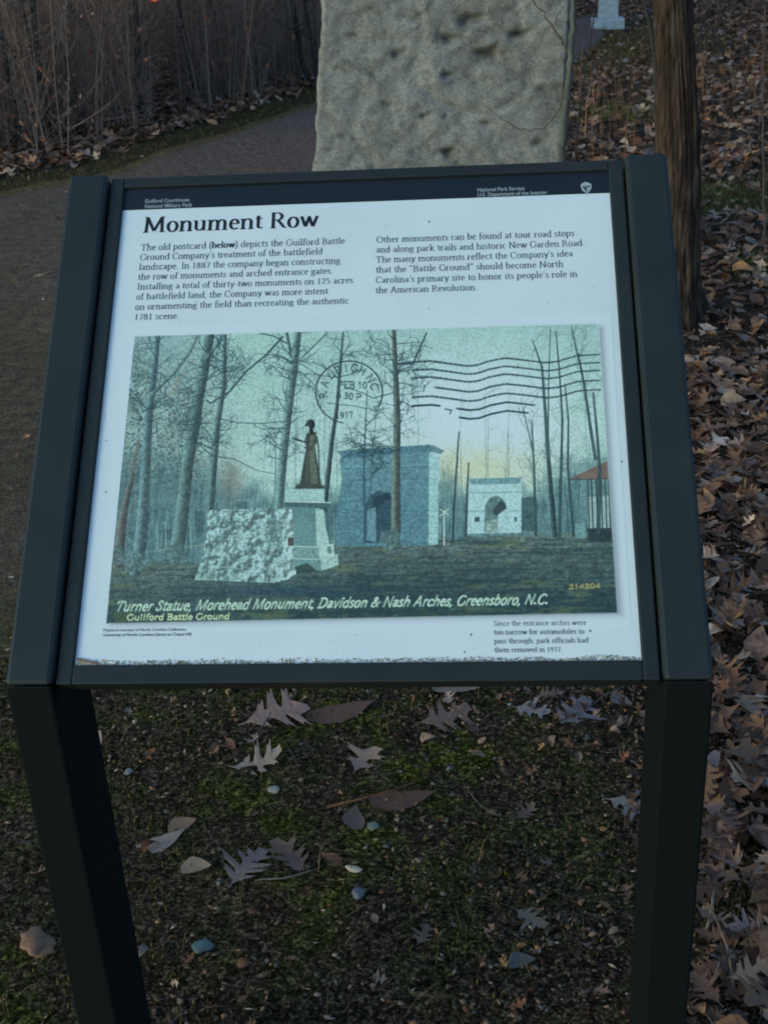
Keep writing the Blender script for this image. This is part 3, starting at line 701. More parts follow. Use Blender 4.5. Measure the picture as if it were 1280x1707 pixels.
hidden = (pr[:, 1] < 1700) & (pr[:, 0] < 1120); vis &= ~hidden
order = np.argsort(-np.where(vis, pxs, 0))[:255]; single = np.zeros(n, bool); single[order] = True
for i in order:
    leaf_obj('leaf', int(rng.integers(0, len(T_hi))), tuple(pos[i] + np.array([0, 0, .006])), tuple(ang[i] * np.array([.8, .8, 1])), (float(size[i]), float(size[i]) * 1.05, float(size[i]) * .6), cols[i], ground)
rest = ~single
cf = lambda a: a[rest]
o = scatter('leaf_litter', T_lo, cf(pos), cf(ang), cf(size)[:, None] * np.array([1, 1, .6]), cf(cols), M_leafattr, smooth=False); props(o, kind='stuff')
print('leaves', n, 'single', single.sum())
# sparse small leaves on path and moss, as one mass
n = len(R_); pos = np.column_stack([R_, [gz(*p) + .014 for p in R_]]); ang = np.column_stack([rng.normal(0, .3, n), rng.normal(0, .3, n), rng.uniform(0, 6.28, n)])
props(scatter('scattered_leaves', T_lo, pos, ang, rng.uniform(.02, .05, n), PAL[rng.integers(0, len(PAL), n)], M_leafattr), kind='stuff')
# leaves hanging in the thicket
n = len(LV); pos = np.array(LV); ang = rng.uniform(-1.5, 1.5, (n, 3)); cc = PAL[rng.integers(0, len(PAL), n)] * np.array([1.7, 1.25, 1.05])
props(scatter('clinging_leaves', T_lo, pos, ang, rng.uniform(.02, .055, n), cc, M_leafattr), kind='stuff')

# --- small debris: chips, crumbs, seeds, gravel
def blob(seed):
    r = random.Random(seed); v = []
    for k in range(6):
        d = [(1, 0, 0), (-1, 0, 0), (0, 1, 0), (0, -1, 0), (0, 0, 1), (0, 0, -1)][k]; s = r.uniform(.3, .6); v.append(tuple(np.array(d) * s * np.array([1, .8, .5]) + np.array([r.uniform(-.1, .1) for _ in range(3)])))
    f = [(0, 2, 4), (2, 1, 4), (1, 3, 4), (3, 0, 4), (2, 0, 5), (1, 2, 5), (3, 1, 5), (0, 3, 5)]; return np.array(v), np.array(f)
T_blob = [blob(s) for s in range(8)]
def debris(name, P, smin, smax, pal, mult=1.0, power=2.2):
    n = len(P); pos = np.column_stack([P, [gz(p[0], p[1]) + .003 for p in P]]); s = smin + (smax - smin) * rng.random(n) ** power
    sc3 = np.column_stack([s, s * rng.uniform(.35, 1, n), s * rng.uniform(.3, .7, n)])
    ang = np.column_stack([rng.normal(0, .3, n), rng.normal(0, .3, n), rng.uniform(0, 6.28, n)])
    c = pal[rng.integers(0, len(pal), n)] * rng.uniform(.35, 1.35, (n, 1)) * mult
    o = scatter(name, T_blob, pos, ang, sc3, c, M_bits); props(o, kind='stuff')
PB = np.array([alb(c) for c in [(70, 58, 50), (84, 68, 58), (56, 50, 46), (96, 84, 74), (62, 66, 68), (50, 44, 38), (92, 70, 54), (74, 72, 68), (110, 104, 98), (60, 48, 40)]])
cand = rand_in(-.9, 1.9, -.35, 2.6, 26000); nzv = np.array([mn.noise(Vector((p[0] * 2.4, p[1] * 2.4, 11))) for p in cand])
dens = np.clip(.35 + nzv * 1.1 + .35 * (cand[:, 0] - .2), .06, 1); cand = cand[rng.random(len(cand)) < dens]
debris('gravel_debris', cand, .004, .019, PB, 1.7, 1.8)
cand = np.concatenate([rand_in(-.9, 1.9, -.35, 2.6, 1500), rand_in(.2, 1.9, -.35, 2.0, 3200)]); debris('pebbles', cand, .006, .020, np.array([alb(c) for c in [(120, 116, 108), (100, 112, 116), (128, 110, 96), (92, 96, 100), (132, 130, 124), (112, 84, 66), (84, 78, 74)]]), .68)
cand = rand_in(-3.4, .6, .6, 11, 40000); cand = cand[in_poly(cand, PATHPOLY)]
debris('path_gravel', cand, .005, .022, np.array([alb(c) for c in [(92, 82, 78), (72, 62, 58), (104, 96, 94), (60, 52, 48), (84, 78, 66)]]), .9)

# crumbled leaf fragments
cand = np.concatenate([rand_in(-1.0, 1.9, -.35, 2.8, 7000), rand_in(.7, 1.9, -.4, 1.4, 3500)]); nzv = np.array([mn.noise(Vector((p[0] * 2.4, p[1] * 2.4, 11))) for p in cand])
dens = np.clip(.30 + nzv * 1.0 + .45 * (cand[:, 0] - .3), .05, 1); cand = cand[rng.random(len(cand)) < dens]; n = len(cand)
pos = np.column_stack([cand, [gz(*p) + .006 for p in cand]]); ang = np.column_stack([rng.normal(0, .4, n), rng.normal(0, .4, n), rng.uniform(0, 6.28, n)])
props(scatter('leaf_fragments', T_lo, pos, ang, .009 + .028 * rng.random(n) ** 2, PAL[rng.integers(0, len(PAL), n)] * rng.uniform(.4, 1.0, (n, 1)), M_leafattr), kind='stuff')
# --- grass and moss blades
def blades(name, P, h0, h1, wd, pal, lean=.6, curl=True):
    n = len(P); z = np.array([gz(p[0], p[1]) for p in P]); h = rng.uniform(h0, h1, n); an = rng.uniform(0, 6.28, n); ln = np.abs(rng.normal(0, lean, n))
    bx = np.column_stack([np.cos(an + 1.57), np.sin(an + 1.57), np.zeros(n)]) * (wd * rng.uniform(.6, 1.3, n))[:, None]
    d1 = np.column_stack([np.cos(an) * ln * .4, np.sin(an) * ln * .4, np.ones(n)]); d1 /= np.linalg.norm(d1, axis=1)[:, None]
    d2 = np.column_stack([np.cos(an) * ln * 1.6, np.sin(an) * ln * 1.6, np.full(n, .6)]); d2 /= np.linalg.norm(d2, axis=1)[:, None]
    b = np.column_stack([P, z - .002]); m_ = b + d1 * (h * .5)[:, None]; t = m_ + d2 * (h * .5)[:, None]
    Vt = np.stack([b - bx, b + bx, m_ - bx * .7, m_ + bx * .7, t], 1).reshape(-1, 3); k = np.arange(n)[:, None, None] * 5
    T = (np.array([(0, 1, 3), (0, 3, 2), (2, 3, 4)])[None] + k).reshape(-1, 3)
    c = np.repeat(pal[rng.integers(0, len(pal), n)] * rng.uniform(.6, 1.25, (n, 1)), 5, 0)
    props(np_obj(name, Vt, T, M_blade, c), kind='stuff')
MOSS = np.array([alb(c) for c in [(62, 66, 36), (50, 56, 30), (74, 72, 40), (44, 50, 28), (80, 80, 50)]])
GRN = np.array([alb(c) for c in [(66, 84, 44), (80, 92, 52), (96, 96, 60), (56, 72, 40)]]); DRY = np.array([alb(c) for c in [(84, 76, 60), (72, 64, 50), (96, 88, 72), (62, 54, 46)]])
cand = rand_in(-1.3, 1.9, -.35, 2.8, 90000); nzv = np.array([mn.noise(Vector((p[0] * 3, p[1] * 3, 21))) for p in cand])
dens = np.clip(nzv * 3 + .12 + .5 * (cand[:, 0] < -.35) - .35 * (cand[:, 0] > .75), .02, 1); blades('moss', cand[rng.random(len(cand)) < dens], .004, .016, .0013, MOSS * np.array([1.25, 1.3, .8]), .8)
cand = rand_in(-1.2, 1.8, -.35, 2.8, 7000); nzv = np.array([mn.noise(Vector((p[0] * 4, p[1] * 4, 31))) for p in cand]); cand = cand[nzv > .1]
blades('grass', cand, .015, .05, .0007, np.concatenate([GRN, DRY, DRY]), 1.8)
cand = rand_in(-1.2, 2.2, -.35, 2.8, 2600); blades('pine_needles', cand, .04, .09, .0007, DRY, 6)
# moss strip along the far side of the path, tufts in the distance
Q = rand_in(-7, 3, 5, 20, 70000); sf = side_far(Q); k = (sf > -.25) & (sf < .45 + .2 * rng.random(len(Q))); blades('verge_grass', Q[k], .01, .05, .0035, np.concatenate([MOSS * np.array([1.5, 1.2, 1.0]), GRN, DRY, DRY, DRY]), 1.2)
mk = ground_at(1010, 85); Q = np.column_stack([rng.normal(mk[0] - .1, .75, 6000), rng.normal(mk[1], 1.5, 6000)]); Q = Q[~in_poly(Q, PATHPOLY)]
blades('marker_grass', Q, .02, .07, .005, np.array([alb(c) for c in [(98, 92, 58), (86, 80, 50), (110, 102, 70), (78, 78, 48)]]), 1)
for nm, (px, py), n, sp in [('green_grass', (1035, 190), 1500, .22), ('green_grass', (1185, 335), 1500, .16), ('green_grass', (1245, 325), 900, .14), ('green_grass', (1080, 185), 500, .12), ('green_grass', (1272, 445), 500, .1)]:
    q = ground_at(px, py); Q = np.column_stack([rng.normal(q[0], sp, n), rng.normal(q[1], sp * 1.4, n)]); blades(nm, Q, .02, .07, .002, GRN, 1)
# dry standing stems in the right background
Q = rand_in(.9, 9, 6.3, 24, 3800); Q = Q[~in_poly(Q, PATHPOLY) & ~((np.abs(Q[:, 0] - 2.4) < .9) & (Q[:, 1] > 10) & (Q[:, 1] < 17))]
blades('dry_stems', Q, .15, .55, .003, np.array([alb(c) for c in [(92, 76, 66), (80, 62, 56), (104, 90, 76), (70, 60, 54)]]), .35)
# brush on the far right, stems
tb = Tubes()
for k in range(520):
    x = random.uniform(3.2, 14); y = random.uniform(15, 30); H = random.uniform(.6, 3.2); g = random.uniform(.05, .13)
    pts = wander((x, y, -.03), (random.gauss(0, .12), random.gauss(0, .12), 1), H, 5, .08); c = (g * 1.1, g * .9, g * .75)
    r = random.uniform(.004, .014); tb.add(pts, [r * (1 - .15 * j) for j in range(6)], 4, c); twigs(tb, pts, r, 7, (.2, .7), c, 0, 3, .05)
props(tb.build('brushwood', M_wood, cols=True), kind='stuff')

# ------------------------------------------------------------------ the sign
SIGN = empty('information_sign', (0, 0, 0), 'slanted park information sign on two dark metal legs, showing an old postcard of monuments', 'sign')
W, H = .61, .6244; GL, B, HB, TT, TBt, D = .020, .0510, .01274, .01637, .02377, .11766
A0 = S(0, -TBt, HB); TH = .042
def u_prism(name, prof, x0, x1, m, bev=.004, parent=SIGN):
    n = len(prof); v = [(x0, p[0], p[1]) for p in prof] + [(x1, p[0], p[1]) for p in prof]
    f = [tuple(range(n)), tuple(range(2 * n - 1, n - 1, -1))] + [(i, i + n, (i + 1) % n + n, (i + 1) % n) for i in range(n)]
    o = mesh_obj(name, v, f, m, parent)
    import bmesh
    bm = bmesh.new(); bm.from_mesh(o.data); bmesh.ops.recalc_face_normals(bm, faces=bm.faces); bm.to_mesh(o.data); bm.free()
    if bev: bevel(o, bev)
    return o
def yz(p): return (p[1], p[2])
y0 = A0[1]
# underside of the arm at y0
def under(y): # z of underside line at y
    q = S(0, 0, HB - TH); return q[2] + (y - q[1]) * math.tan(TILT)
for (x0, x1) in ((-GL - B, -GL), (W + GL, W + GL + B)):
    yd = y0 + .034
    arm = [yz(A0), yz(S(0, H + TT, HB)), yz(S(0, H + TT, HB - TH)), (yd, under(yd))]
    u_prism('arm', arm, x0, x1, M_frame, .005)
    leg = [(y0, A0[2] - .0016), (y0, -.2), (y0 + D, -.2), (y0 + D, under(y0 + D) - .0012), (yd, under(yd) - .0012)]
    u_prism('leg', leg, x0, x1, M_leg, .003)
def slab_uv(name, u0, u1, v0, v1, n0, n1, m, bev=0, parent=SIGN):
    v = [S(a, b, c) for c in (n0, n1) for (a, b) in ((u0, v0), (u1, v0), (u1, v1), (u0, v1))]
    f = [(0, 3, 2, 1), (4, 5, 6, 7), (0, 1, 5, 4), (1, 2, 6, 5), (2, 3, 7, 6), (3, 0, 4, 7)]
    o = mesh_obj(name, v, f, m, parent)
    if bev: bevel(o, bev)
    return o
FR = GL - .0025; FT = .0045
for (u0, u1, v0, v1) in ((-FR, 0, -FR - .004, H + FR - .003), (W, W + FR, -FR - .004, H + FR - .003), (0, W, -FR - .004, 0), (0, W, H, H + FR - .003)):
    slab_uv('frame_rail', u0, u1, v0, v1, -.022, FT, M_frame, .0018)
panel = slab_uv('panel', .0003, W - .0003, .0003, H - .0003, -.014, 0.0, M_panel)
slab_uv('backing', -.01, W + .01, -.01, H + .01, -.020, -.0145, M_back)
# band
def quad_uv(name, pts, n, m, parent=SIGN):
    return mesh_obj(name, [S(a, b, n) for a, b in pts], [tuple(range(len(pts)))], m, parent)
vb0 = panel_uv(205.5, 351)[1]; vb1 = panel_uv(1016.5, 321.7)[1]; VB = (vb0 + vb1) / 2
quad_uv('header_band', [(.0004, VB), (W - .0004, VB), (W - .0004, H - .0004), (.0004, H - .0004)], .00015, M_band)

# ---- stroke lettering (serif face drawn with a broad nib)
def arc(cx, cy, rx, ry, a0, a1, n=9):
    return [(cx + rx * math.cos(math.radians(a0 + (a1 - a0) * i / n)), cy + ry * math.sin(math.radians(a0 + (a1 - a0) * i / n))) for i in range(n + 1)]
def sf(x, y, w_=.098): return [(x - w_, y), (x + w_, y)]
def fl(x, y): return [(x - .085, y - .035), (x, y + .004)]
X = .45; CP = .67; AS = .71
GL_ = {
 'a': (.43, [arc(.20, .335, .12, .10, 165, 15, 6) + [(.315, .10)] + [(.34, .03), (.41, .03)], [(.315, .27), (.19, .235), (.10, .17), (.085, .09), (.13, .015), (.20, .01), (.315, .09)]], []),
 'b': (.50, [[(.11, AS), (.11, .01)], [(.11, .33)] + arc(.26, .22, .155, .23, 120, -120, 12) + [(.11, .05)]], [fl(.11, AS)]),
 'c': (.42, [arc(.25, .22, .17, .23, 40, 320, 12)], []),
 'd': (.50, [[(.38, AS), (.38, .0)], [(.38, .34)] + arc(.23, .22, .155, .23, 60, 300, 12) + [(.38, .09)]], [fl(.38, AS), [(.38, .01), (.45, .02)]]),
 'e': (.43, [[(.08, .25), (.36, .25)] + arc(.22, .25, .14, .20, 0, 180, 8) + arc(.23, .21, .15, .21, 185, 315, 7)], []),
 'f': (.31, [[(.33, .64)] + arc(.25, .60, .11, .11, 60, 180, 5) + [(.14, 0)], [(.04, X), (.28, X)]], [sf(.14, 0)]),
 'g': (.46, [arc(.20, .29, .125, .155, 0, 360, 12), [(.30, .40), (.43, .43)], [(.13, .15), (.10, .08), (.16, .045), (.33, .03), (.39, -.04), (.35, -.13), (.20, -.19), (.07, -.16), (.05, -.08), (.14, .0)]], []),
 'h': (.52, [[(.11, AS), (.11, 0)], [(.11, .31)] + arc(.27, .30, .13, .15, 140, 0, 7) + [(.40, 0)]], [fl(.11, AS), sf(.11, 0), sf(.40, 0)]),
 'i': (.25, [[(.125, X), (.125, 0)], [(.085, .62), (.165, .62)], [(.09, .64), (.16, .64)]], [fl(.125, X), sf(.125, 0)]),
 'k': (.50, [[(.11, AS), (.11, 0)], [(.38, .43), (.12, .20)], [(.20, .26), (.42, .0)]], [fl(.11, AS), sf(.11, 0), sf(.37, .435, .07), sf(.43, 0, .06)]),
 'l': (.25, [[(.125, AS), (.125, 0)]], [fl(.125, AS), sf(.125, 0)]),
 'm': (.78, [[(.11, X), (.11, 0)], [(.11, .31)] + arc(.26, .30, .12, .15, 140, 0, 7) + [(.38, 0)], [(.38, .31)] + arc(.53, .30, .12, .15, 140, 0, 7) + [(.65, 0)]], [fl(.11, X), sf(.11, 0), sf(.38, 0), sf(.65, 0)]),
 'n': (.52, [[(.11, X), (.11, 0)], [(.11, .31)] + arc(.27, .30, .13, .15, 140, 0, 7) + [(.40, 0)]], [fl(.11, X), sf(.11, 0), sf(.40, 0)]),
 'o': (.48, [arc(.24, .22, .165, .235, 0, 360, 16)], []),
 'p': (.50, [[(.11, X), (.11, -.21)], [(.11, .34)] + arc(.26, .22, .155, .23, 120, -120, 12) + [(.11, .08)]], [fl(.11, X), sf(.11, -.21)]),
 'r': (.36, [[(.11, X), (.11, 0)], [(.11, .30), (.17, .40), (.25, .45), (.33, .42)]], [fl(.11, X), sf(.11, 0)]),
 's': (.36, [[(.29, .37), (.24, .44), (.16, .45), (.085, .41), (.08, .33), (.14, .265), (.23, .21), (.29, .14), (.27, .05), (.18, 0), (.10, .01), (.06, .08)]], []),
 't': (.31, [[(.14, .57), (.14, .09), (.17, .02), (.23, .01), (.29, .05)], [(.04, X), (.28, X)]], []),
 'u': (.52, [[(.11, X), (.11, .15)] + arc(.24, .14, .13, .135, 180, 310, 6) + [(.39, .12)], [(.39, X), (.39, 0)]], [fl(.11, X), fl(.39, X), [(.39, .01), (.46, .02)]]),
 'v': (.46, [[(.07, .44), (.23, .0)], [(.39, .44), (.23, .0)]], [sf(.07, .445, .07), sf(.39, .445, .06)]),
 'w': (.69, [[(.07, .44), (.21, .0)], [(.34, .44), (.21, .0)], [(.34, .44), (.48, 0)], [(.62, .44), (.48, 0)]], [sf(.07, .445, .07), sf(.34, .445, .06), sf(.62, .445, .06)]),
 'y': (.46, [[(.07, .44), (.24, .01)], [(.40, .44), (.20, -.12), (.13, -.20), (.06, -.19)]], [sf(.07, .445, .07), sf(.40, .445, .06)]),
 'T': (.60, [[(.30, CP), (.30, 0)], [(.04, .55), (.05, CP), (.55, CP), (.56, .55)]], [sf(.30, 0, .1)]),
 'G': (.68, [arc(.35, .335, .27, .345, 45, 340, 16) + [(.585, .28)]], [sf(.58, .29, .09), [(.56, .50), (.56, .64)]]),
 'B': (.58, [[(.13, CP), (.13, 0)], [(.06, CP), (.25, CP)] + arc(.28, .51, .15, .16, 80, -90, 7) + [(.13, .35)], [(.28, .35)] + arc(.30, .175, .19, .175, 90, -90, 8) + [(.06, 0)]], []),
 'C': (.62, [arc(.34, .335, .26, .345, 42, 318, 16)], [[(.54, .50), (.54, .64)]]),
 'I': (.32, [[(.16, CP), (.16, 0)]], [sf(.16, CP, .1), sf(.16, 0, .1)]),
 'O': (.72, [arc(.36, .335, .285, .345, 0, 360, 22)], []),
 'N': (.72, [[(.13, .0), (.13, CP)], [(.13, CP), (.58, .0)], [(.58, 0), (.58, CP)]], [sf(.10, CP, .08), sf(.13, 0), sf(.58, CP)]),
 'R': (.62, [[(.13, CP), (.13, 0)], [(.06, CP), (.26, CP)] + arc(.28, .505, .165, .165, 80, -90, 8) + [(.13, .34)], [(.30, .34), (.53, .01), (.62, .0)]], [sf(.13, 0)]),
 'A': (.66, [[(.31, CP), (.09, 0)], [(.33, CP), (.56, 0)], [(.17, .22), (.47, .22)]], [sf(.09, 0), sf(.57, 0)]),
 'M': (.86, [[(.13, 0), (.16, CP)], [(.16, CP), (.42, .04)], [(.42, .04), (.69, CP)], [(.69, CP), (.72, 0)]], [sf(.12, CP, .06), sf(.12, 0), sf(.72, 0), sf(.73, CP, .06)]),
 'S': (.48, [[(.38, .54), (.32, .64), (.23, .67), (.13, .63), (.10, .52), (.16, .42), (.28, .33), (.38, .23), (.37, .10), (.27, .01), (.17, .0), (.08, .06), (.07, .16)]], []),
 'D': (.68, [[(.13, CP), (.13, 0)], [(.06, CP), (.25, CP)] + arc(.28, .335, .30, .335, 85, -85, 12) + [(.06, 0)]], []),
 'E': (.54, [[(.13, CP), (.13, 0)], [(.06, CP), (.45, CP), (.46, .55)], [(.13, .35), (.36, .35)], [(.06, 0), (.46, 0), (.48, .13)]], []),
 'L': (.54, [[(.13, CP), (.13, 0)], [(.06, 0), (.46, 0), (.48, .14)]], [sf(.13, CP)]),
 'H': (.70, [[(.13, CP), (.13, 0)], [(.56, CP), (.56, 0)], [(.13, .35), (.56, .35)]], [sf(.13, CP), sf(.13, 0), sf(.56, CP), sf(.56, 0)]),
 'P': (.56, [[(.13, CP), (.13, 0)], [(.06, CP), (.26, CP)] + arc(.28, .49, .17, .18, 80, -90, 8) + [(.13, .31)]], [sf(.13, 0)]),
 'F': (.54, [[(.13, CP), (.13, 0)], [(.06, CP), (.45, CP), (.46, .55)], [(.13, .35), (.36, .35)]], [sf(.13, 0)]),
 '1': (.46, [[(.13, .53), (.24, .62), (.24, 0)]], [sf(.24, 0, .1)]),
 '8': (.48, [arc(.24, .465, .125, .145, -90, 270, 12), arc(.24, .16, .155, .165, 90, 450, 12)], []),
 '7': (.46, [[(.07, .52), (.08, .61), (.40, .61), (.20, 0)]], []),
 '2': (.46, [[(.08, .47)] + arc(.22, .46, .14, .16, 160, -20, 8) + [(.07, .01), (.40, .01), (.42, .09)]], []),
 '5': (.46, [[(.38, .61), (.14, .61), (.12, .36)] + arc(.20, .19, .17, .185, 100, -120, 9) + [(.07, .05)]], []),
 '9': (.48, [arc(.23, .43, .145, .175, 0, 360, 12), [(.375, .44), (.36, .22), (.26, .06), (.12, 0)]], []),
 '3': (.46, [[(.08, .53), (.16, .61), (.28, .60), (.34, .50), (.30, .38), (.18, .34)], [(.18, .34), (.32, .30), (.37, .18), (.32, .04), (.18, 0), (.07, .06)]], []),
 '4': (.48, [[(.32, 0), (.32, .62), (.05, .19), (.42, .19)]], []), '0': (.48, [arc(.24, .31, .16, .32, 0, 360, 14)], []), '6': (.48, [arc(.24, .19, .155, .185, 0, 360, 12), [(.09, .2), (.13, .42), (.32, .62)]], []),
 '.': (.22, [[(.075, .04), (.145, .04)], [(.075, .03), (.145, .03)], [(.075, .06), (.145, .06)]], []), ',': (.22, [[(.11, .04), (.12, -.02), (.07, -.11)]], []), '-': (.32, [[(.06, .21), (.26, .21)]], []),
 '(': (.30, [[(.25, .72), (.14, .58), (.10, .27), (.14, -.04), (.25, -.18)]], []), ')': (.30, [[(.05, .72), (.16, .58), (.20, .27), (.16, -.04), (.05, -.18)]], []),
 '’': (.2, [[(.10, .69), (.11, .63), (.06, .55)]], []), '“': (.38, [[(.15, .70), (.09, .62), (.10, .56)], [(.29, .70), (.23, .62), (.24, .56)]], []), '”': (.38, [[(.11, .69), (.12, .63), (.07, .55)], [(.25, .69), (.26, .63), (.21, .55)]], []),
 '&': (.66, [[(.58, .36), (.45, .12), (.30, .0), (.14, .03), (.08, .16), (.16, .29), (.32, .42), (.36, .56), (.27, .66), (.17, .58), (.20, .44), (.56, .0)]], []),
 ' ': (.25, [], []),
}
def text_width(s, track=0): return sum(GL_[c][0] + track for c in s)
def glyph_lines(s, serif=True, track=0):
    x = 0
    for c in s:
        w_, st, se = GL_[c]
        for p in (st + (se if serif else [])): yield [(x + a, b) for a, b in p]
        x += w_ + track
zk = [0]
def stroke_text(out, s, u0, u1, vb, em, nib=(.042, .015), slant=0, serif=True, vb1=None):
    sx = (u1 - u0) / text_width(s); a, b = nib; vb1 = vb if vb1 is None else vb1
    V_, F_ = out
    for line in glyph_lines(s, serif):
        n = len(line); zk[0] = (zk[0] + 1) % 14; z = .00035 + zk[0] * .000006; base = len(V_)
        for i, (x, y) in enumerate(line):
            p, q = line[max(i - 1, 0)], line[min(i + 1, n - 1)]; dx, dy = q[0] - p[0], q[1] - p[1]; L = math.hypot(dx, dy) or 1e-6; nx_, ny_ = -dy / L, dx / L
            den = math.sqrt((a * nx_) ** 2 + (b * ny_) ** 2) or 1e-6; ox, oy = a * a * nx_ / den, b * b * ny_ / den
            if L < .03: ox, oy = 0, a
            for s_ in (1, -1):
                gx, gy = x + s_ * ox, y + s_ * oy
                V_.append(S(u0 + gx * sx + slant * gy * em, vb + (vb1 - vb) * gx * sx / (u1 - u0) + gy * em, z))
        for i in range(n - 1):
            k = base + 2 * i; F_.append((k, k + 1, k + 3, k + 2))
def make_text(name, lines, em_px, nib=(.042, .015), m=None, serif=True, slant=0, parent=panel, same_left=True):
    out = ([], []); uv = [(panel_uv(x0, y0_), panel_uv(x1, y1_), s) for (s, x0, y0_, x1, y1_) in lines]
    uL = np.mean([a[0] for a, b, s in uv])
    if len(uv) > 1:
        k = np.arange(len(uv)); vm = [(a[1] + b[1]) / 2 for a, b, s in uv]; c = np.polyfit(k, vm, 1); vv = np.polyval(c, k)
        per = np.median([(b[0] - a[0]) / text_width(s) for a, b, s in uv])
    else: vv = [(uv[0][0][1] + uv[0][1][1]) / 2]; per = None
    for i, (a, b, s) in enumerate(uv):
        x, y = lines[i][1], lines[i][2]; em = abs(panel_uv(x, y - em_px)[1] - panel_uv(x, y)[1])
        stroke_text(out, s, uL if same_left else a[0], b[0], vv[i], em, nib, slant, serif)
        if '(below)' in s:
            k0 = s.index('below'); tw = text_width(s); ua = uL + (b[0] - uL) * text_width(s[:k0]) / tw; ub = uL + (b[0] - uL) * text_width(s[:k0 + 5]) / tw
            stroke_text(out, 'below', ua, ub, vv[i], em, (.068, .026), slant, serif)
    o = mesh_obj(name, out[0], out[1], m or M_ink, parent); return o
make_text('title_lettering', [('Monument Row', 238, 385.5, 531, 379.5)], 36.5, (.058, .024))
make_text('body_lettering', [
 ('The old postcard (below) depicts the Guilford Battle', 234, 416, 575, 408),
 ('Ground Company’s treatment of the battlefield', 233, 432, 538, 425),
 ('landscape. In 1887 the company began constructing', 231.6, 449, 567.5, 442),
 ('the row of monuments and arched entrance gates.', 230, 464, 555, 459),
 ('Installing a total of thirty-two monuments on 125 acres', 228.7, 481, 588.6, 474),
 ('of battlefield land, the Company was more intent', 227.4, 497.7, 547, 492.6),
 ('on ornamenting the field than recreating the authentic', 226, 516, 581.4, 508),
 ('1781 scene.', 224.5, 532, 299, 531)], 15.0, (.040, .020), M_ink)
bw = [('(below)', 353, 412.5, 407, 411.5)]
make_text('body_lettering', [
 ('Other monuments can be found at tour road stops', 626.6, 406, 957, 392.6),
 ('and along park trails and historic New Garden Road.', 626, 423, 974, 408.6),
 ('The many monuments reflect the Company’s idea', 626, 438.6, 954.4, 426),
 ('that the “Battle Ground” should become North', 626, 456, 939, 444),
 ('Carolina’s primary site to honor its people’s role in', 626, 472, 962, 459.7),
 ('the American Revolution.', 626, 489.7, 795.4, 484.6)], 15.0, (.040, .020), M_ink)
make_text('caption_lettering', [
 ('Since the entrance arches were', 822.7, 1043.5, 977, 1041),
 ('too narrow for automobiles to', 822.7, 1058.4, 973.7, 1057),
 ('pass through, park officials had', 823.4, 1072.8, 980.5, 1071.5),
 ('them removed in 1937.', 823.4, 1087.4, 937, 1086)], 12.4, (.043, .020), M_ink)

def sans_text(name, lines, capx, m, parent=panel, zoff=.0004, bold=0.0, shear=0):
    first = []
    for (s, x0, y0_, x1, y1_) in lines:
        c = bpy.data.curves.new('txt', 'FONT'); c.body = s; c.size = 1; c.offset = bold; c.shear = shear; c.resolution_u = 3
        o = bpy.data.objects.new('txt', c); COL.objects.link(o); bpy.context.view_layer.update()
        dg = bpy.context.evaluated_depsgraph_get(); me = bpy.data.meshes.new_from_object(o.evaluated_get(dg)); bpy.data.objects.remove(o)
        co = np.array([v.co[:] for v in me.vertices]); a, b = panel_uv(x0, y0_), panel_uv(x1, y1_); wd = co[:, 0].max() - co[:, 0].min()
        em = abs(panel_uv(x0, y0_ - capx)[1] - a[1]) / .70; vb = (a[1] + b[1]) / 2
        P = [S(a[0] + (q[0] - co[:, 0].min()) / wd * (b[0] - a[0]), vb + q[1] * em, zoff) for q in co]
        first.append((P, [tuple(p.vertices) for p in me.polygons]))
    V_, F_ = [], []
    for P, F in first: k = len(V_); V_ += P; F_ += [tuple(i + k for i in f) for f in F]
    return mesh_obj(name, V_, F_, m, parent)
sans_text('park_name_lettering', [('Guilford Courthouse', 242, 338, 316, 336.6), ('National Military Park', 242, 346.4, 320.7, 345.2)], 6.0, M_inkwhite, bold=.012)
sans_text('agency_lettering', [('National Park Service', 796, 319.6, 874, 317), ('U.S. Department of the Interior', 796, 328, 912, 323.6)], 6.0, M_inkwhite, bold=.012)
sans_text('credit_lettering', [('Postcard courtesy of North Carolina Collection,', 173, 1053, 311, 1051.4), ('University of North Carolina Library at Chapel Hill', 173, 1061, 319, 1059.4)], 5.0, M_ink, bold=.006)
# arrowhead emblem
def emblem():
    def P(px, py, n): u, v = panel_uv(px, py); return S(u, v, n)
    out = [(968, 307), (975, 303.5), (981, 305), (985, 307.5), (985.5, 313), (983, 318), (979, 322), (977, 325), (975, 321), (970, 318), (967.5, 312)]
    o = mesh_obj('emblem', [P(x, y, .0004) for x, y in out], [tuple(range(len(out)))], M_inkwhite, panel)
    tr = [[(972, 317), (976, 308), (979, 317)], [(969, 313), (972, 310), (975, 314)], [(977, 312), (981, 309), (984, 313)], [(975, 318), (978, 318), (977, 322)]]
    V_, F_ = [], []
    for t_ in tr:
        k = len(V_); V_ += [P(x, y, .0006) for x, y in t_]; F_.append(tuple(range(k, k + 3)))
    mesh_obj('emblem_detail', V_, F_, M_inkgrey, panel)
emblem()
# specks
V_, F_ = [], []
for (x, y, r) in [(715, 370, 1.6), (780, 432, 1.4), (177, 820, 1.1), (178, 735, 1), (983, 1052, 1.4), (785, 1058, 1.3), (1036, 770, 1.4), (774, 1087, 1.2), (715, 515, .9)]:
    u, v = panel_uv(x, y); k = len(V_); V_ += [S(u + r * .0007 * math.cos(a), v + r * .001 * math.sin(a), .0005) for a in np.linspace(0, 5.2, 6)]; F_.append(tuple(range(k, k + 6)))
mesh_obj('dirt_specks', V_, F_, M_inkgrey, panel)['kind'] = 'stuff'

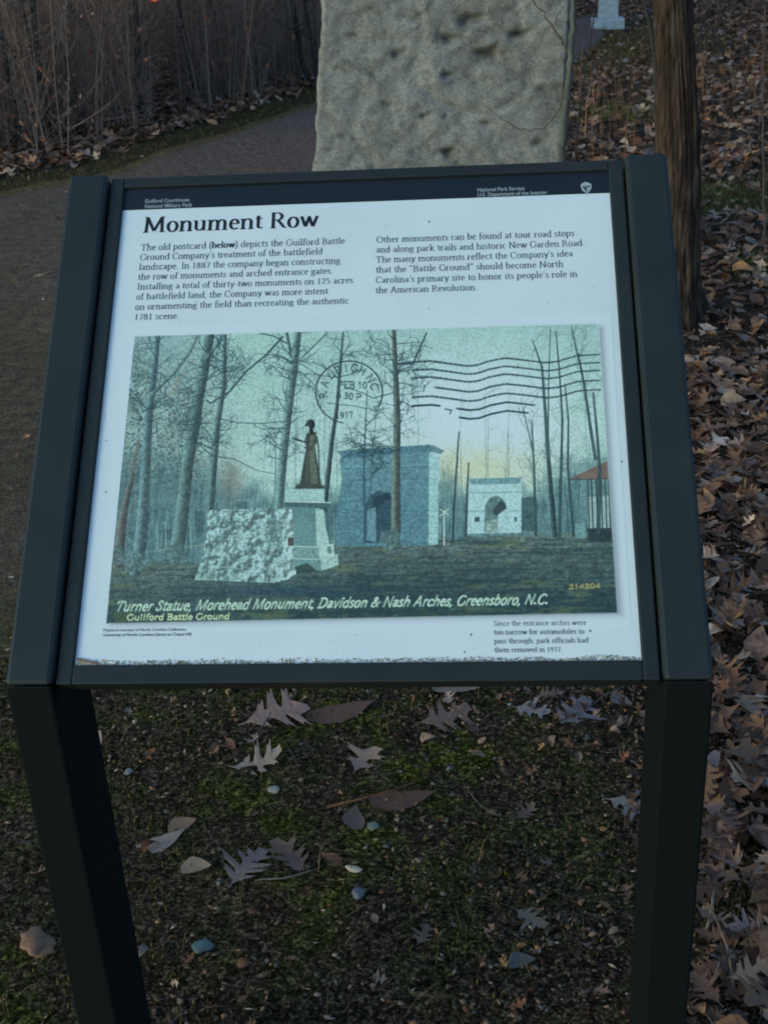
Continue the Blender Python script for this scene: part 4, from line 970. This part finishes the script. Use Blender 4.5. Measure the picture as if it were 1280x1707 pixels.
# ---- the printed postcard: painted here texel by texel
def postcard():
    pu0, pu1 = .006, W - .002; pv1 = panel_uv(600, 532)[1]; pv0 = panel_uv(177, 1060)[1]
    TW = 1500; THh = int(TW * (pv1 - pv0) / (pu1 - pu0)); tex = (pu1 - pu0) / TW
    uu, vv = np.meshgrid(pu0 + (np.arange(TW) + .5) * tex, pv0 + (np.arange(THh) + .5) * tex)
    PP = O[None, None] + uu[..., None] * U + vv[..., None] * V - CAM
    zc = PP @ FW; XX = 640 + FPX * (PP @ RT) / zc; YY = 853.5 - FPX * (PP @ UP) / zc
    r_ = np.random.default_rng(11)
    def vn(cx, cy=None, oct=1):
        cy = cy or cx; tot = np.zeros((THh, TW)); amp, s = 1., 0.
        for o_ in range(oct):
            gx, gy = max(2, int(TW / cx) + 2), max(2, int(THh / cy) + 2); g = r_.random((gy + 1, gx + 1))
            xf = np.arange(TW) / cx; yf = np.arange(THh) / cy; xi = xf.astype(int); yi = yf.astype(int); fx = xf - xi; fy = yf - yi; fx = fx * fx * (3 - 2 * fx); fy = fy * fy * (3 - 2 * fy)
            xi = np.clip(xi, 0, gx - 1); yi = np.clip(yi, 0, gy - 1)
            a = g[np.ix_(yi, xi)]; b = g[np.ix_(yi, xi + 1)]; c = g[np.ix_(yi + 1, xi)]; d = g[np.ix_(yi + 1, xi + 1)]
            tot += amp * ((a * (1 - fx) + b * fx) * (1 - fy)[:, None] + (c * (1 - fx) + d * fx) * fy[:, None]); s += amp; amp *= .6; cx = max(cx / 2, 1.2); cy = max(cy / 2, 1.2)
        return tot / s
    def sm(x, a, b): t = np.clip((x - a) / (b - a), 0, 1); return t * t * (3 - 2 * t)
    img = np.zeros((THh, TW, 3)); C3 = lambda c: np.array(c, float)
    def over(mask, c): 
        nonlocal img
        img = img * (1 - mask[..., None]) + (C3(c) if not isinstance(c, np.ndarray) or c.ndim == 1 else c) * mask[..., None]
    n_big = vn(150, 150, 4); n_mid = vn(30, 30, 4); n_f = vn(6, 6, 3); n_g = r_.random((THh, TW))
    # sky
    t = np.clip((YY - 550) / 340, 0, 1)[..., None]; img = C3((128, 174, 178)) * (1 - t) + C3((154, 200, 196)) * t
    over(.75 * np.exp(-(((XX - 800) / 150) ** 2 + ((YY - 700) / 95) ** 2)), (186, 226, 236))
    over(.6 * np.exp(-(((XX - 790) / 110) ** 2 + ((YY - 780) / 38) ** 2)), (184, 190, 150))
    over(.45 * sm(n_big, .45, .7), (135, 186, 178)); over(.35 * sm(XX, 420, 220), (98, 140, 150))
    # distant woods
    top = 815 - 60 * sm(XX, 460, 240) + 22 * (n_mid - .5) * 2 - 45 * sm(XX, 880, 960) - 25 * np.exp(-((XX - 745) / 25) ** 2)
    dens = sm(YY + 28 * (n_f - .5), top - 30, top + 45); over(dens * .82, C3((66, 104, 112))[None, None] * (.75 + .55 * n_f[..., None]))
    over(.5 * dens * sm(vn(5, 60, 2), .5, .8), (42, 74, 82)); over(.35 * dens * sm(vn(4, 50, 2), .62, .8), (128, 170, 172))
    over(.55 * np.exp(-(((XX - 385) / 22) ** 2 + ((YY - 800) / 32) ** 2)), (98, 104, 96))
    # dotted foliage at left
    fol = np.exp(-(((XX - 285) / 75) ** 2 + ((YY - 705) / 95) ** 2)) + .8 * np.exp(-(((XX - 215) / 40) ** 2 + ((YY - 700) / 150) ** 2)) + .55 * np.exp(-(((XX - 330) / 50) ** 2 + ((YY - 770) / 50) ** 2))
    over(np.clip(fol, 0, 1) * .55 * sm(n_mid + .25 * n_f, .45, .75), (82, 112, 112)); over(np.clip(fol, 0, 1) * .7 * sm(vn(5, 5, 2), .50, .66), (46, 74, 84)); over(np.clip(fol, 0, 1) * .5 * sm(vn(7, 7, 2), .6, .75), (142, 150, 132))
    # ground
    gy0 = 940 - 42 * sm(XX, 380, 620) + 6 * (n_mid - .5) - 8 * sm(XX, 700, 1000)
    gm = sm(YY + 5 * (n_f - .5), gy0 - 3, gy0 + 4); tg = np.clip((YY - gy0) / 110, 0, 1)[..., None]
    gcol = (C3((82, 108, 106)) * (1 - tg) + C3((44, 70, 74)) * tg) * (.45 + 1.05 * (.5 * n_f + .5 * vn(14, 5, 3))[..., None]); over(gm, gcol)
    over(gm * .55 * sm(vn(160, 7, 3), .52, .68), (34, 62, 66)); over(gm * .4 * sm(vn(90, 14, 3), .58, .75), (96, 120, 88))
    over(gm * .5 * np.exp(-(((XX - 480) / 150) ** 2 + ((YY - 985) / 10) ** 2)), (30, 62, 84)); over(gm * .35 * sm(YY, 1010, 1030) * sm(n_mid, .45, .7), (88, 108, 62))
    # raster helpers
    tx = lambda x, y: ((panel_uv(x, y)[0] - pu0) / tex - .5, (panel_uv(x, y)[1] - pv0) / tex - .5)
    def seg(a, b, r0, r1, c, op=1.0, soft=.8, grain=0):
        x0, x1 = min(a[0] - r0, b[0] - r1) - 2, max(a[0] + r0, b[0] + r1) + 2; y0_, y1_ = min(a[1] - r0, b[1] - r1) - 2, max(a[1] + r0, b[1] + r1) + 2
        i0, i1, j0, j1 = int(max(0, x0)), int(min(TW, x1 + 1)), int(max(0, y0_)), int(min(THh, y1_ + 1))
        if i0 >= i1 or j0 >= j1: return
        gx, gy = np.meshgrid(np.arange(i0, i1), np.arange(j0, j1)); dx, dy = b[0] - a[0], b[1] - a[1]; L = dx * dx + dy * dy + 1e-9
        t_ = np.clip(((gx - a[0]) * dx + (gy - a[1]) * dy) / L, 0, 1); d = np.hypot(gx - a[0] - t_ * dx, gy - a[1] - t_ * dy); r = r0 + (r1 - r0) * t_
        mk = np.clip((r - d) / soft + .5, 0, 1) * op
        if grain: mk = mk * (1 - grain * n_f[j0:j1, i0:i1])
        cc = C3(c)
        if r0 > 5:      # a printed trunk: light along its right side
            s = ((gx - a[0]) * dy - (gy - a[1]) * dx) / math.sqrt(L) / np.maximum(r, 1); s = -s if dy > 0 else s
            k = (.66 + .50 * sm(s, -.5, .9) + .45 * (n_f[j0:j1, i0:i1] - .5))[..., None]; cc = cc * k
        img[j0:j1, i0:i1] = img[j0:j1, i0:i1] * (1 - mk[..., None]) + cc * mk[..., None]
    PX = 1 / (tex * 1400)   # texels per photo pixel, roughly
    PXs = abs(tx(600, 800)[0] - tx(601, 800)[0])
    def line(pts, w0, w1, c, op=1, soft=.8, grain=0, px=True):
        P = [tx(*p) for p in pts] if px else pts; n = len(P) - 1
        for i in range(n): seg(P[i], P[i + 1], (w0 + (w1 - w0) * i / n) * PXs / 2, (w0 + (w1 - w0) * (i + 1) / n) * PXs / 2, c, op, soft, grain)
    def poly(pts, c, op=1, tone=0):
        nonlocal img
        P = np.array([tx(*p) for p in pts]); i0, i1 = int(max(0, P[:, 0].min() - 2)), int(min(TW, P[:, 0].max() + 3)); j0, j1 = int(max(0, P[:, 1].min() - 2)), int(min(THh, P[:, 1].max() + 3))
        gx, gy = np.meshgrid(np.arange(i0, i1), np.arange(j0, j1)); acc = np.zeros(gx.shape)
        for ox, oy in ((-.25, -.25), (.25, -.25), (-.25, .25), (.25, .25)):
            Q = np.stack([gx.ravel() + ox, gy.ravel() + oy], 1); acc += in_poly(Q, P).reshape(gx.shape)
        mk = acc / 4 * op; cc = C3(c)[None, None] * (1 + tone * (n_f[j0:j1, i0:i1] - .5))[..., None]
        img[j0:j1, i0:i1] = img[j0:j1, i0:i1] * (1 - mk[..., None]) + cc * mk[..., None]
    R = random.Random(5)
    def branch(x, y, an, L, w_, c, depth, op=.85):
        pts = [(x, y)]; n = max(3, int(L / 7)); a = an
        for i in range(n):
            a += R.gauss(0, .22); x += math.cos(a) * L / n; y -= math.sin(a) * L / n; pts.append((x, y))
        line(pts, w_, max(.5, w_ * .3), c, op, 1.2, .35)
        if depth:
            for k in range(R.randint(2, 4)):
                q = pts[R.randrange(1, len(pts))]; branch(q[0], q[1], a + R.choice((-1, 1)) * R.uniform(.4, 1.2), L * R.uniform(.35, .65), max(.6, w_ * .55), c, depth - 1, op)
    TR, TD = (80, 116, 120), (58, 86, 90)
    # fine background trees
    for k in range(34):
        x = R.choice([R.uniform(390, 560), R.uniform(570, 720), R.uniform(840, 1000), R.uniform(730, 1000), R.uniform(210, 330)]); y = R.uniform(620, 780)
        line([(x, y), (x + R.uniform(-5, 5), (y + 890) / 2), (x + R.uniform(-6, 6), 893)], 1, R.uniform(1.4, 3.2), (74, 110, 116), .55, 1.2, .4)
        for j in range(5): branch(x, y + R.uniform(0, 110), R.uniform(.4, 2.7), R.uniform(18, 42), 1.0, (84, 122, 128), 1, .5)
    # first arch
    poly([(566, 765), (576, 750), (716, 741), (719, 748), (716, 910), (562, 911), (560, 862), (570, 800)], (78, 124, 138), .9, .5)
    poly([(715, 752), (733, 757), (732, 800), (730, 800), (730, 908), (714, 909)], (134, 186, 192), .95, .25)
    poly([(560, 752), (722, 742), (741, 752), (734, 757), (718, 753), (572, 764)], (66, 108, 122), .8, .5)
    for y_, c in ((777, (110, 160, 168)), (780, (58, 98, 110)), (800, (64, 104, 116)), (853, (52, 92, 106)), (838, (88, 134, 146)), (875, (70, 114, 128)), (893, (70, 114, 128)), (820, (86, 132, 144))): line([(568, y_ + 2), (715, y_ - 2)], 1.6, 1.6, c, .6, 1.2, .5)
    poly([(608, 905), (610, 840), (618, 824), (632, 818), (650, 822), (656, 840), (656, 905)], (42, 66, 78), .8, .5); poly([(620, 838), (630, 826), (650, 822), (654, 832), (640, 836), (628, 850)], (34, 56, 68), .7)
    poly([(611, 900), (612, 850), (626, 846), (627, 904)], (106, 158, 170), .7, .3); poly([(632, 905), (634, 885), (655, 884), (655, 904)], (84, 120, 120), .6)
    for yb in range(762, 908, 9):
        line([(566, yb + 1.5), (715, yb - 1.5)], 1, 1, (58, 98, 112), .35, 1, .6)
        for xb in range(570 + (yb * 7) % 13, 714, 19): line([(xb, yb), (xb, yb + 8)], 1, 1, (58, 98, 112), .3, 1, .6)
        line([(716, yb), (730, yb + 1)], 1, 1, (96, 146, 154), .6)
    line([(740, 852), (740, 909)], 2, 2, (158, 198, 192)); line([(733, 849), (748, 858)], 1.6, 1.6, (158, 198, 192)); line([(748, 848), (733, 860)], 1.6, 1.6, (158, 198, 192))
    # second arch
    poly([(782, 803), (780, 798), (868, 796), (871, 803), (868, 850), (868, 886), (846, 890), (845, 858), (832, 858), (830, 888), (808, 890), (808, 856), (778, 890), (781, 850)], (146, 196, 202), .0)
    poly([(782, 800), (869, 798), (869, 888), (778, 890)], (142, 192, 198), .95, .25)
    poly([(781, 798), (870, 796), (866, 806), (784, 808)], (86, 132, 142), .9, .5); line([(782, 822), (869, 820)], 2, 2, (92, 140, 150), .8); line([(781, 852), (807, 852)], 1.5, 1.5, (92, 140, 150), .8); line([(848, 852), (869, 851)], 1.5, 1.5, (92, 140, 150), .8)
    poly([(807, 888), (808, 842), (816, 830), (828, 826), (840, 833), (845, 848), (830, 858), (829, 888)], (70, 104, 106), .85, .6); poly([(820, 852), (834, 834), (843, 840), (842, 848), (826, 860)], (46, 64, 68), .85); poly([(809, 888), (810, 868), (829, 865), (829, 888)], (120, 160, 156), .8, .4)
    poly([(791, 870), (791, 862), (799, 862), (799, 870)], (52, 80, 96)); poly([(857, 870), (857, 862), (861, 862), (861, 870)], (60, 92, 104))
    poly([(869, 830), (890, 828), (890, 886), (869, 884)], (54, 84, 88), .8, .7)
    # pavilion
    poly([(946, 799), (1012, 768), (1015, 798), (975, 798)], (98, 94, 90), .95, .4); line([(946, 800), (1015, 798)], 1.6, 1.6, (52, 62, 62))
    poly([(978, 828), (1015, 826), (1018, 882), (980, 882)], (138, 176, 178), .7)
    for x in (979, 985, 993, 1001, 1008, 1014): line([(x, 800), (x + 3, 884)], 2, 2, (44, 60, 62), .95)
    poly([(978, 881), (1019, 880), (1021, 902), (981, 903)], (40, 58, 62), .95, .4); poly([(957, 873), (974, 872), (976, 897), (958, 897)], (96, 142, 146), .9, .3)
    for x0_, y0_2, h_ in ((230, 905, 22), (270, 900, 18), (325, 888, 36), (216, 900, 14), (395, 850, 14)): poly([(x0_, y0_2 - h_), (x0_ + 16, y0_2 - h_), (x0_ + 16, y0_2), (x0_ + 2, y0_2)], (46, 70, 80), .4, .8)
    for x0_ in (236, 262, 276, 318): line([(x0_, 870), (x0_ + 1, 915)], 1.6, 1.6, (146, 180, 180), .6)
    line([(206, 925), (340, 908)], 3, 4, (120, 150, 140), .4)
    # trunks
    line([(232, 732), (222, 790), (210, 839), (203, 880), (197, 938)], 4, 20, (92, 104, 106), .85)
    line([(263, 562), (258, 610), (252, 660), (246, 725), (242, 800), (239, 860), (233, 915), (227, 950)], 10, 23, (88, 126, 134), .95)
    line([(252, 660), (290, 622), (318, 585), (328, 562)], 8, 6, (98, 136, 140), .8); line([(283, 660), (300, 630), (325, 600)], 5, 3, (130, 142, 130), .6)
    line([(350, 560), (340, 620), (331, 665), (324, 712), (312, 780), (307, 830), (301, 880), (293, 930)], 17, 24, (86, 122, 124), 1); line([(344, 600), (372, 562)], 8, 5, (84, 118, 120), .9)
    line([(375, 560), (373, 643), (363, 705), (356, 780), (350, 850)], 7, 14, (82, 118, 122), 1)
    line([(345, 668), (352, 672), (368, 662), (383, 653), (411, 619), (445, 591), (471, 562)], 3, 4.5, (56, 84, 90), .95)
    line([(478, 556), (487, 600), (487, 640)], 6, 5, (74, 106, 112), .9); line([(496, 556), (489, 620), (480, 690), (472, 763), (465, 845)], 14, 15, (94, 134, 138), 1)
    line([(500, 600), (520, 580), (545, 556)], 3, 2.5, (60, 92, 98), .9); line([(434, 556), (455, 560), (478, 572)], 3, 3, (60, 92, 98), .9)
    line([(572, 555), (567, 616), (562, 677), (554, 729), (546, 800), (540, 850)], 4, 10, (64, 94, 98), 1)
    line([(656, 553), (660, 640), (662, 700), (660, 800), (660, 880), (657, 909)], 8, 18, (88, 112, 108), 1)
    line([(765, 720), (761, 780), (756, 850), (754, 905)], 2.2, 3.4, (44, 64, 72)); line([(781, 772), (778, 830), (776, 893)], 2.5, 5, (50, 76, 82), .9)
    for pts, a, b in [([(887, 567), (903, 612), (908, 680), (914, 770), (924, 892)], 2, 9), ([(926, 552), (932, 620), (937, 700), (935, 780), (932, 896)], 2, 6), ([(941, 640), (947, 700), (946, 780), (956, 893)], 2, 5),
                      ([(963, 590), (973, 640), (984, 715), (992, 765)], 4, 6), ([(988, 655), (994, 715), (999, 780), (997, 886)], 3, 7), ([(917, 550), (914, 640), (913, 740)], 1.5, 3), ([(886, 700), (890, 780), (893, 892)], 2, 5), ([(871, 680), (888, 752)], 1.5, 2.5), ([(952, 545), (962, 592)], 2, 3)]:
        line(pts, a, b, (48, 74, 78), .95, .9, .2)
        for j in range(7): q = pts[R.randrange(len(pts))]; branch(q[0], q[1] + R.uniform(0, 40), R.uniform(.6, 2.5), R.uniform(25, 55), 1.1, (66, 100, 106), 1, .7)
    line([(612, 650), (607, 760), (608, 905)], 1.5, 5, (52, 86, 100), .9); line([(627, 690), (618, 800), (615, 850)], 1.2, 3.5, (60, 96, 108), .8)
    BR = (44, 70, 78)
    for (x, y, n, rr) in [(263, 600, 7, 60), (345, 620, 7, 60), (373, 640, 8, 70), (372, 590, 5, 60), (486, 610, 9, 70), (478, 690, 6, 60), (568, 600, 6, 50), (659, 600, 8, 60), (660, 650, 7, 55), (661, 720, 5, 45), (610, 740, 7, 40), (622, 760, 7, 40), (355, 740, 6, 60), (470, 740, 5, 50), (300, 700, 6, 50), (240, 680, 5, 45)]:
        for j in range(int(n * 1.6)): branch(x + R.uniform(-2, 2), y + R.uniform(-35, 35), R.choice((R.uniform(-.2, 1.2), math.pi - R.uniform(-.2, 1.2))), R.uniform(.5, 1) * rr, R.uniform(1.4, 2.8), BR, 2, .85)
    line([(664, 606), (688, 607), (711, 555)], 3.5, 3, (48, 76, 82)); line([(656, 655), (640, 659), (622, 664), (605, 655), (575, 645), (552, 618), (520, 603)], 2.2, 1.2, (48, 78, 84)); line([(545, 672), (590, 677), (626, 684), (650, 680)], 1.6, 1, (48, 78, 84)); line([(362, 697), (395, 705), (440, 706), (480, 702)], 2, 1.5, (58, 90, 96)); line([(350, 760), (390, 765), (430, 785), (460, 790)], 2, 1.2, (58, 90, 96))
    for (x, y, w_) in ((228, 948, 30), (294, 934, 34), (198, 936, 22), (657, 908, 22)):
        poly([(x - w_ * .28, y - 26), (x + w_ * .28, y - 26), (x + w_ * .55, y - 2), (x + w_ * .75, y + 4), (x - w_ * .75, y + 5), (x - w_ * .5, y - 4)], (76, 108, 112), .85, .8)
    # boulder
    bp = [(346, 856), (352, 850), (430, 848), (487, 849), (489, 880), (493, 930), (495, 956), (480, 966), (455, 972), (325, 967), (338, 925), (345, 885)]
    poly(bp, (116, 158, 162), 1, .7)
    poly([(470, 852), (487, 850), (489, 880), (495, 956), (478, 965), (472, 900)], (142, 188, 190), .6)
    e1_ = vn(26, 30, 4); em = e1_ - np.roll(np.roll(e1_, 6, 0), -6, 1); bm_ = np.zeros((THh, TW)); keepimg = img.copy(); img = np.zeros_like(img); poly(bp, (255, 255, 255)); bm_ = img[..., :1] / 255; img = keepimg
    img = img * (1 + bm_ * np.clip(em * 2.4, -.34, .12)[..., None]); over(bm_[..., 0] * .55 * sm(vn(16, 20, 2), .62, .74), (66, 102, 106)); over(sm(YY, 935, 972) * bm_[..., 0] * .35 * sm(XX, 400, 340), (96, 132, 120))
    for k in range(60):
        x, y = R.uniform(345, 482), R.uniform(856, 958); a = R.uniform(.2, 1.3) + (1.5 if R.random() < .3 else 0); L = R.uniform(4, 13); dk = R.random() < .6
        line([(x, y), (x + L * math.cos(a) * .6, y + L * math.sin(a))], R.uniform(2, 6), 1.5, (66, 102, 106) if dk else (150, 192, 192), R.uniform(.3, .65), 3)
    line([(325, 968), (455, 973)], 2, 2, (50, 84, 90), .8); poly([(480, 896), (490, 896), (490, 910), (480, 910)], (70, 70, 70), .95)
    # pedestal and statue
    poly([(476, 816), (541, 815), (541, 838), (476, 837)], (130, 178, 180), 1, .2); poly([(474, 837), (552, 839), (550, 847), (476, 845)], (62, 98, 102), 1, .3); line([(474, 836), (552, 838)], 2, 2, (160, 204, 204), .8)
    poly([(490, 847), (526, 848), (528, 912), (490, 912)], (88, 132, 136), 1, .3); poly([(526, 848), (540, 850), (543, 880), (550, 908), (528, 912)], (134, 180, 180), 1, .25)
    poly([(488, 911), (531, 912), (533, 932), (488, 930)], (98, 142, 144), 1, .3); poly([(531, 912), (556, 907), (558, 926), (533, 932)], (142, 188, 186), 1, .25); line([(488, 911), (531, 912), (556, 907)], 1.6, 1.6, (166, 206, 204), .8)
    poly([(486, 931), (535, 933), (536, 952), (490, 944)], (90, 134, 136), 1, .3); poly([(535, 933), (563, 925), (564, 942), (536, 952)], (132, 178, 178), 1, .25); line([(488, 931), (535, 933), (563, 925)], 1.6, 1.6, (160, 202, 200), .8)
    poly([(545, 912), (552, 911), (553, 922), (546, 923)], (78, 118, 118), .9); poly([(492, 945), (512, 938), (528, 951), (494, 958)], (44, 68, 64), .8)
    line([(545, 842), (550, 905)], 3, 3, (62, 98, 102), .8)
    poly([(511, 722), (527, 720), (528, 738), (525, 745), (533, 790), (536, 808), (541, 810), (541, 815), (492, 815), (493, 809), (500, 806), (506, 770), (511, 744), (508, 735)], (58, 74, 70), 1, .4)
    poly([(517, 726), (524, 724), (524, 745), (530, 806), (518, 806), (516, 760)], (92, 112, 100), .7, .5); line([(509, 740), (513, 760), (512, 800)], 2, 2, (84, 104, 98), .7); line([(524, 732), (518, 750), (508, 746)], 3, 3, (60, 76, 74), .9); line([(514, 704), (511, 709)], 6, 5, (48, 62, 62), .9)
    line([(518, 705), (519.5, 709)], 13, 12, (48, 62, 62)); line([(519, 712), (519, 722)], 6, 8, (48, 62, 62)); line([(512, 738), (498, 734), (490, 731)], 3, 3.5, (48, 64, 64)); line([(528, 728), (531, 745), (533, 805)], 3, 2, (56, 72, 70))
    # postmark
    IK = (36, 58, 66); cxp, cyp, rx, ry = 582, 654, 55.5, 52
    ring = [(cxp + rx * math.cos(math.radians(a)), cyp - ry * math.sin(math.radians(a))) for a in range(-28, 262, 6)]
    line(ring, 3.0, 2.4, IK, .92, .9, .25)
    def stamp(s, x, y, an, em, w_=1.5, op=.75):
        o_ = -text_width(s) / 2
        for ln in glyph_lines(s, False):
            P = []
            for a, b in ln:
                a = (a + o_) * em; b = (b - .33) * em; ca, sa = math.cos(an), math.sin(an); P.append((x + a * ca - b * sa, y - (a * sa + b * ca)))
            line(P, w_, w_, IK, op, .9, .5)
    for ch, a in zip('RALEIGHNC', (187, 160, 136, 116, 97, 78, 60, 34, 14)):
        aa = math.radians(a); stamp(ch, cxp + 43 * math.cos(aa), cyp - 41 * math.sin(aa), aa - math.pi / 2, 18, 2.5)
    stamp('FEB 10', 588, 642, 0, 17, 2.3, .75); stamp('6 30 P', 582, 660, -.12, 17, 2.3, .75); stamp('1917', 574, 692, .1, 16, 2.2, .8)
    WV = [(665, 607), (690, 603.5), (717, 602), (750, 606.5), (779, 610.5), (795, 609), (815, 602), (841, 597), (870, 600), (909, 605), (930, 602.5), (961, 593), (999, 591)]
    wx, wy = [a for a, b in WV], [b for a, b in WV]
    for k, (a, b, dy) in enumerate([(665, 999, 0), (688, 999, 13.5), (687, 999, 26.5), (725, 1000, 43), (688, 1000, 58.5), (687, 733, 73), (762, 890, 73.5), (766, 880, 88)]):
        xs_ = np.linspace(a, b, 40); line([(x, np.interp(x - k * .6, wx, wy) + dy) for x in xs_], 4.3, 3.2 if b > 900 else 3.6, IK, .85, 1, .45)
    line([(707, 642), (706, 653)], 3.5, 3, IK, .6, 1, .5); line([(742, 682), (752, 684), (750, 690)], 3.5, 3, IK, .8, 1, .4)
    # handwritten-looking captions
    def hand(s, x0, y0_, x1, y1_, em, w_, c, sl=.32, op=.9):
        sx = (x1 - x0) / text_width(s)
        for ln in glyph_lines(s, False):
            line([(x0 + a * sx + b * em * sl, y0_ + (y1_ - y0_) * a * sx / (x1 - x0) - b * em) for a, b in ln], w_, w_, c, op, 1.0, .25)
    CW = (150, 194, 184)
    hand('Turner Statue, Morehead Monument, Davidson & Nash Arches, Greensboro, N.C.', 191, 1019, 912, 1006.5, 23.5, 3.0, CW, .42, .85)
    hand('Guilford Battle Ground', 211, 1034, 383, 1032, 14, 2.3, (160, 198, 165), .15); hand('214204', 947, 982, 1000, 980, 12, 1.8, (140, 150, 92), .1)
    # paper grain
    img = img * (1 + .16 * (n_g - .5) + .32 * (vn(3, 3, 2) - .5) + .10 * (n_mid - .5))[..., None]
    # card outline and soft printed drop shadow
    Cn = np.array([(225, 561), (998, 540), (1029.5, 1022.3), (177, 1040)]); Pc = np.array([tx(*p) for p in Cn])
    gx, gy = np.meshgrid(np.arange(TW), np.arange(THh))
    def qsd(P, ox=0, oy=0):
        d = np.full((THh, TW), 1e9)
        for i in range(4):
            a, b = P[i] + (ox, oy), P[(i + 1) % 4] + (ox, oy); e = b - a; L = np.hypot(*e); s = ((gx - a[0]) * e[1] - (gy - a[1]) * e[0]) / L; d = np.minimum(d, s)
        return d
    sgn = np.sign(qsd(Pc)[THh // 2, TW // 2]); 
    if sgn < 0: Pc = Pc[::-1]
    d = qsd(Pc); white = np.ones(3) * .8; A_ = np.clip(lin(np.clip(img * np.array([1.08, 1.02, 1.03]) + (img - 120) * .06, 0, 255).reshape(-1, 3)).reshape(img.shape) / WHITE_OBS * .84, 0.003, .85)
    sh = np.clip((qsd(Pc, 13, -7) + 16) / 24, 0, 1); base = white[None, None] * (1 - .42 * (sh * sh))[..., None]
    m_ = np.clip(d + .5 + 1.2 * (vn(9, 9, 2) - .5), 0, 1)[..., None]; out = base * (1 - m_) + A_ * m_
    rim = np.clip(1.6 - np.abs(d - 1.2), 0, 1) * ((gy < THh * .12) | (gx > TW * .93)) * .5; out = out * (1 - rim[..., None]) + .62 * rim[..., None]
    im = bpy.data.images.new('postcard_print', TW, THh, float_buffer=True, is_data=True)
    px = np.ones((THh, TW, 4), np.float32); px[..., :3] = out; px[..., 3] = 1; im.pixels.foreach_set(px.ravel()); im.pack()
    m, t_, b_ = mat('postcard_print', .42, .4); ti = t_.nodes.new('ShaderNodeTexImage'); ti.image = im; ti.interpolation = 'Linear'; t_.links.new(ti.outputs[0], b_.inputs['Base Color'])
    # trimmed to the card plus its soft edge
    lo, hi = Pc.min(0) - 30, Pc.max(0) + 34; lo = np.maximum(lo, 0); hi = np.minimum(hi, (TW - 1, THh - 1))
    u0, u1, v0, v1 = pu0 + lo[0] * tex, pu0 + hi[0] * tex, pv0 + lo[1] * tex, pv0 + hi[1] * tex
    o = mesh_obj('postcard_print', [S(u0, v0, .0002), S(u1, v0, .0002), S(u1, v1, .0002), S(u0, v1, .0002)], [(0, 1, 2, 3)], m, panel)
    uvl = o.data.uv_layers.new(name='UV'); c = [((lo[0]) / TW, lo[1] / THh), (hi[0] / TW, lo[1] / THh), (hi[0] / TW, hi[1] / THh), (lo[0] / TW, hi[1] / THh)]
    for i, q in enumerate(c): uvl.data[i].uv = q
postcard()

# ---- lichen and grit along the lower edge of the panel, peeling corner
n = 2000; u = rng.uniform(.002, W - .002, n); hgt = np.array([.0032 + .0045 * max(0, mn.noise(Vector((a * 22, 0, 3))) + .45) + .002 * mn.noise(Vector((a * 90, 0, 8))) for a in u])
v = hgt * rng.random(n) ** 1.3; pos = np.array([S(a, b, .0006) for a, b in zip(u, v)])
LC = np.array([alb(c) for c in [(112, 118, 88), (138, 140, 112), (88, 92, 62), (176, 182, 170), (110, 102, 76), (128, 134, 98)]])
s = rng.uniform(.0006, .0026, n); ang = rng.uniform(0, 6, (n, 3))
props(scatter('lichen', T_blob, pos, ang, s, LC[rng.integers(0, len(LC), n)], M_bits, SIGN), kind='stuff')
cr = [(130, 1097.5), (140, 1099), (152, 1102), (165, 1106.5), (178, 1111.5)]
V_, F_ = [], []
for i, (x, y) in enumerate(cr):
    a = panel_uv(x, y); b_ = panel_uv(x - 1, y + 3.2); V_ += [S(a[0], a[1], .0022), S(b_[0], b_[1], .0007)]
for i in range(len(cr) - 1): F_.append((2 * i, 2 * i + 1, 2 * i + 3, 2 * i + 2))
mesh_obj('peeling_edge', V_, F_, mat_plain('peeled_laminate', tuple(alb((96, 84, 84))), .8), SIGN)
cp = [(129, 1100.5), (150, 1105), (172, 1112), (160, 1114), (128.5, 1114)]
mesh_obj('bare_corner', [S(*panel_uv(x, y), .0005) for x, y in cp], [tuple(range(5))], mat_plain('exposed_laminate', tuple(alb((150, 158, 152))), .8, .2, .4, 400), SIGN)
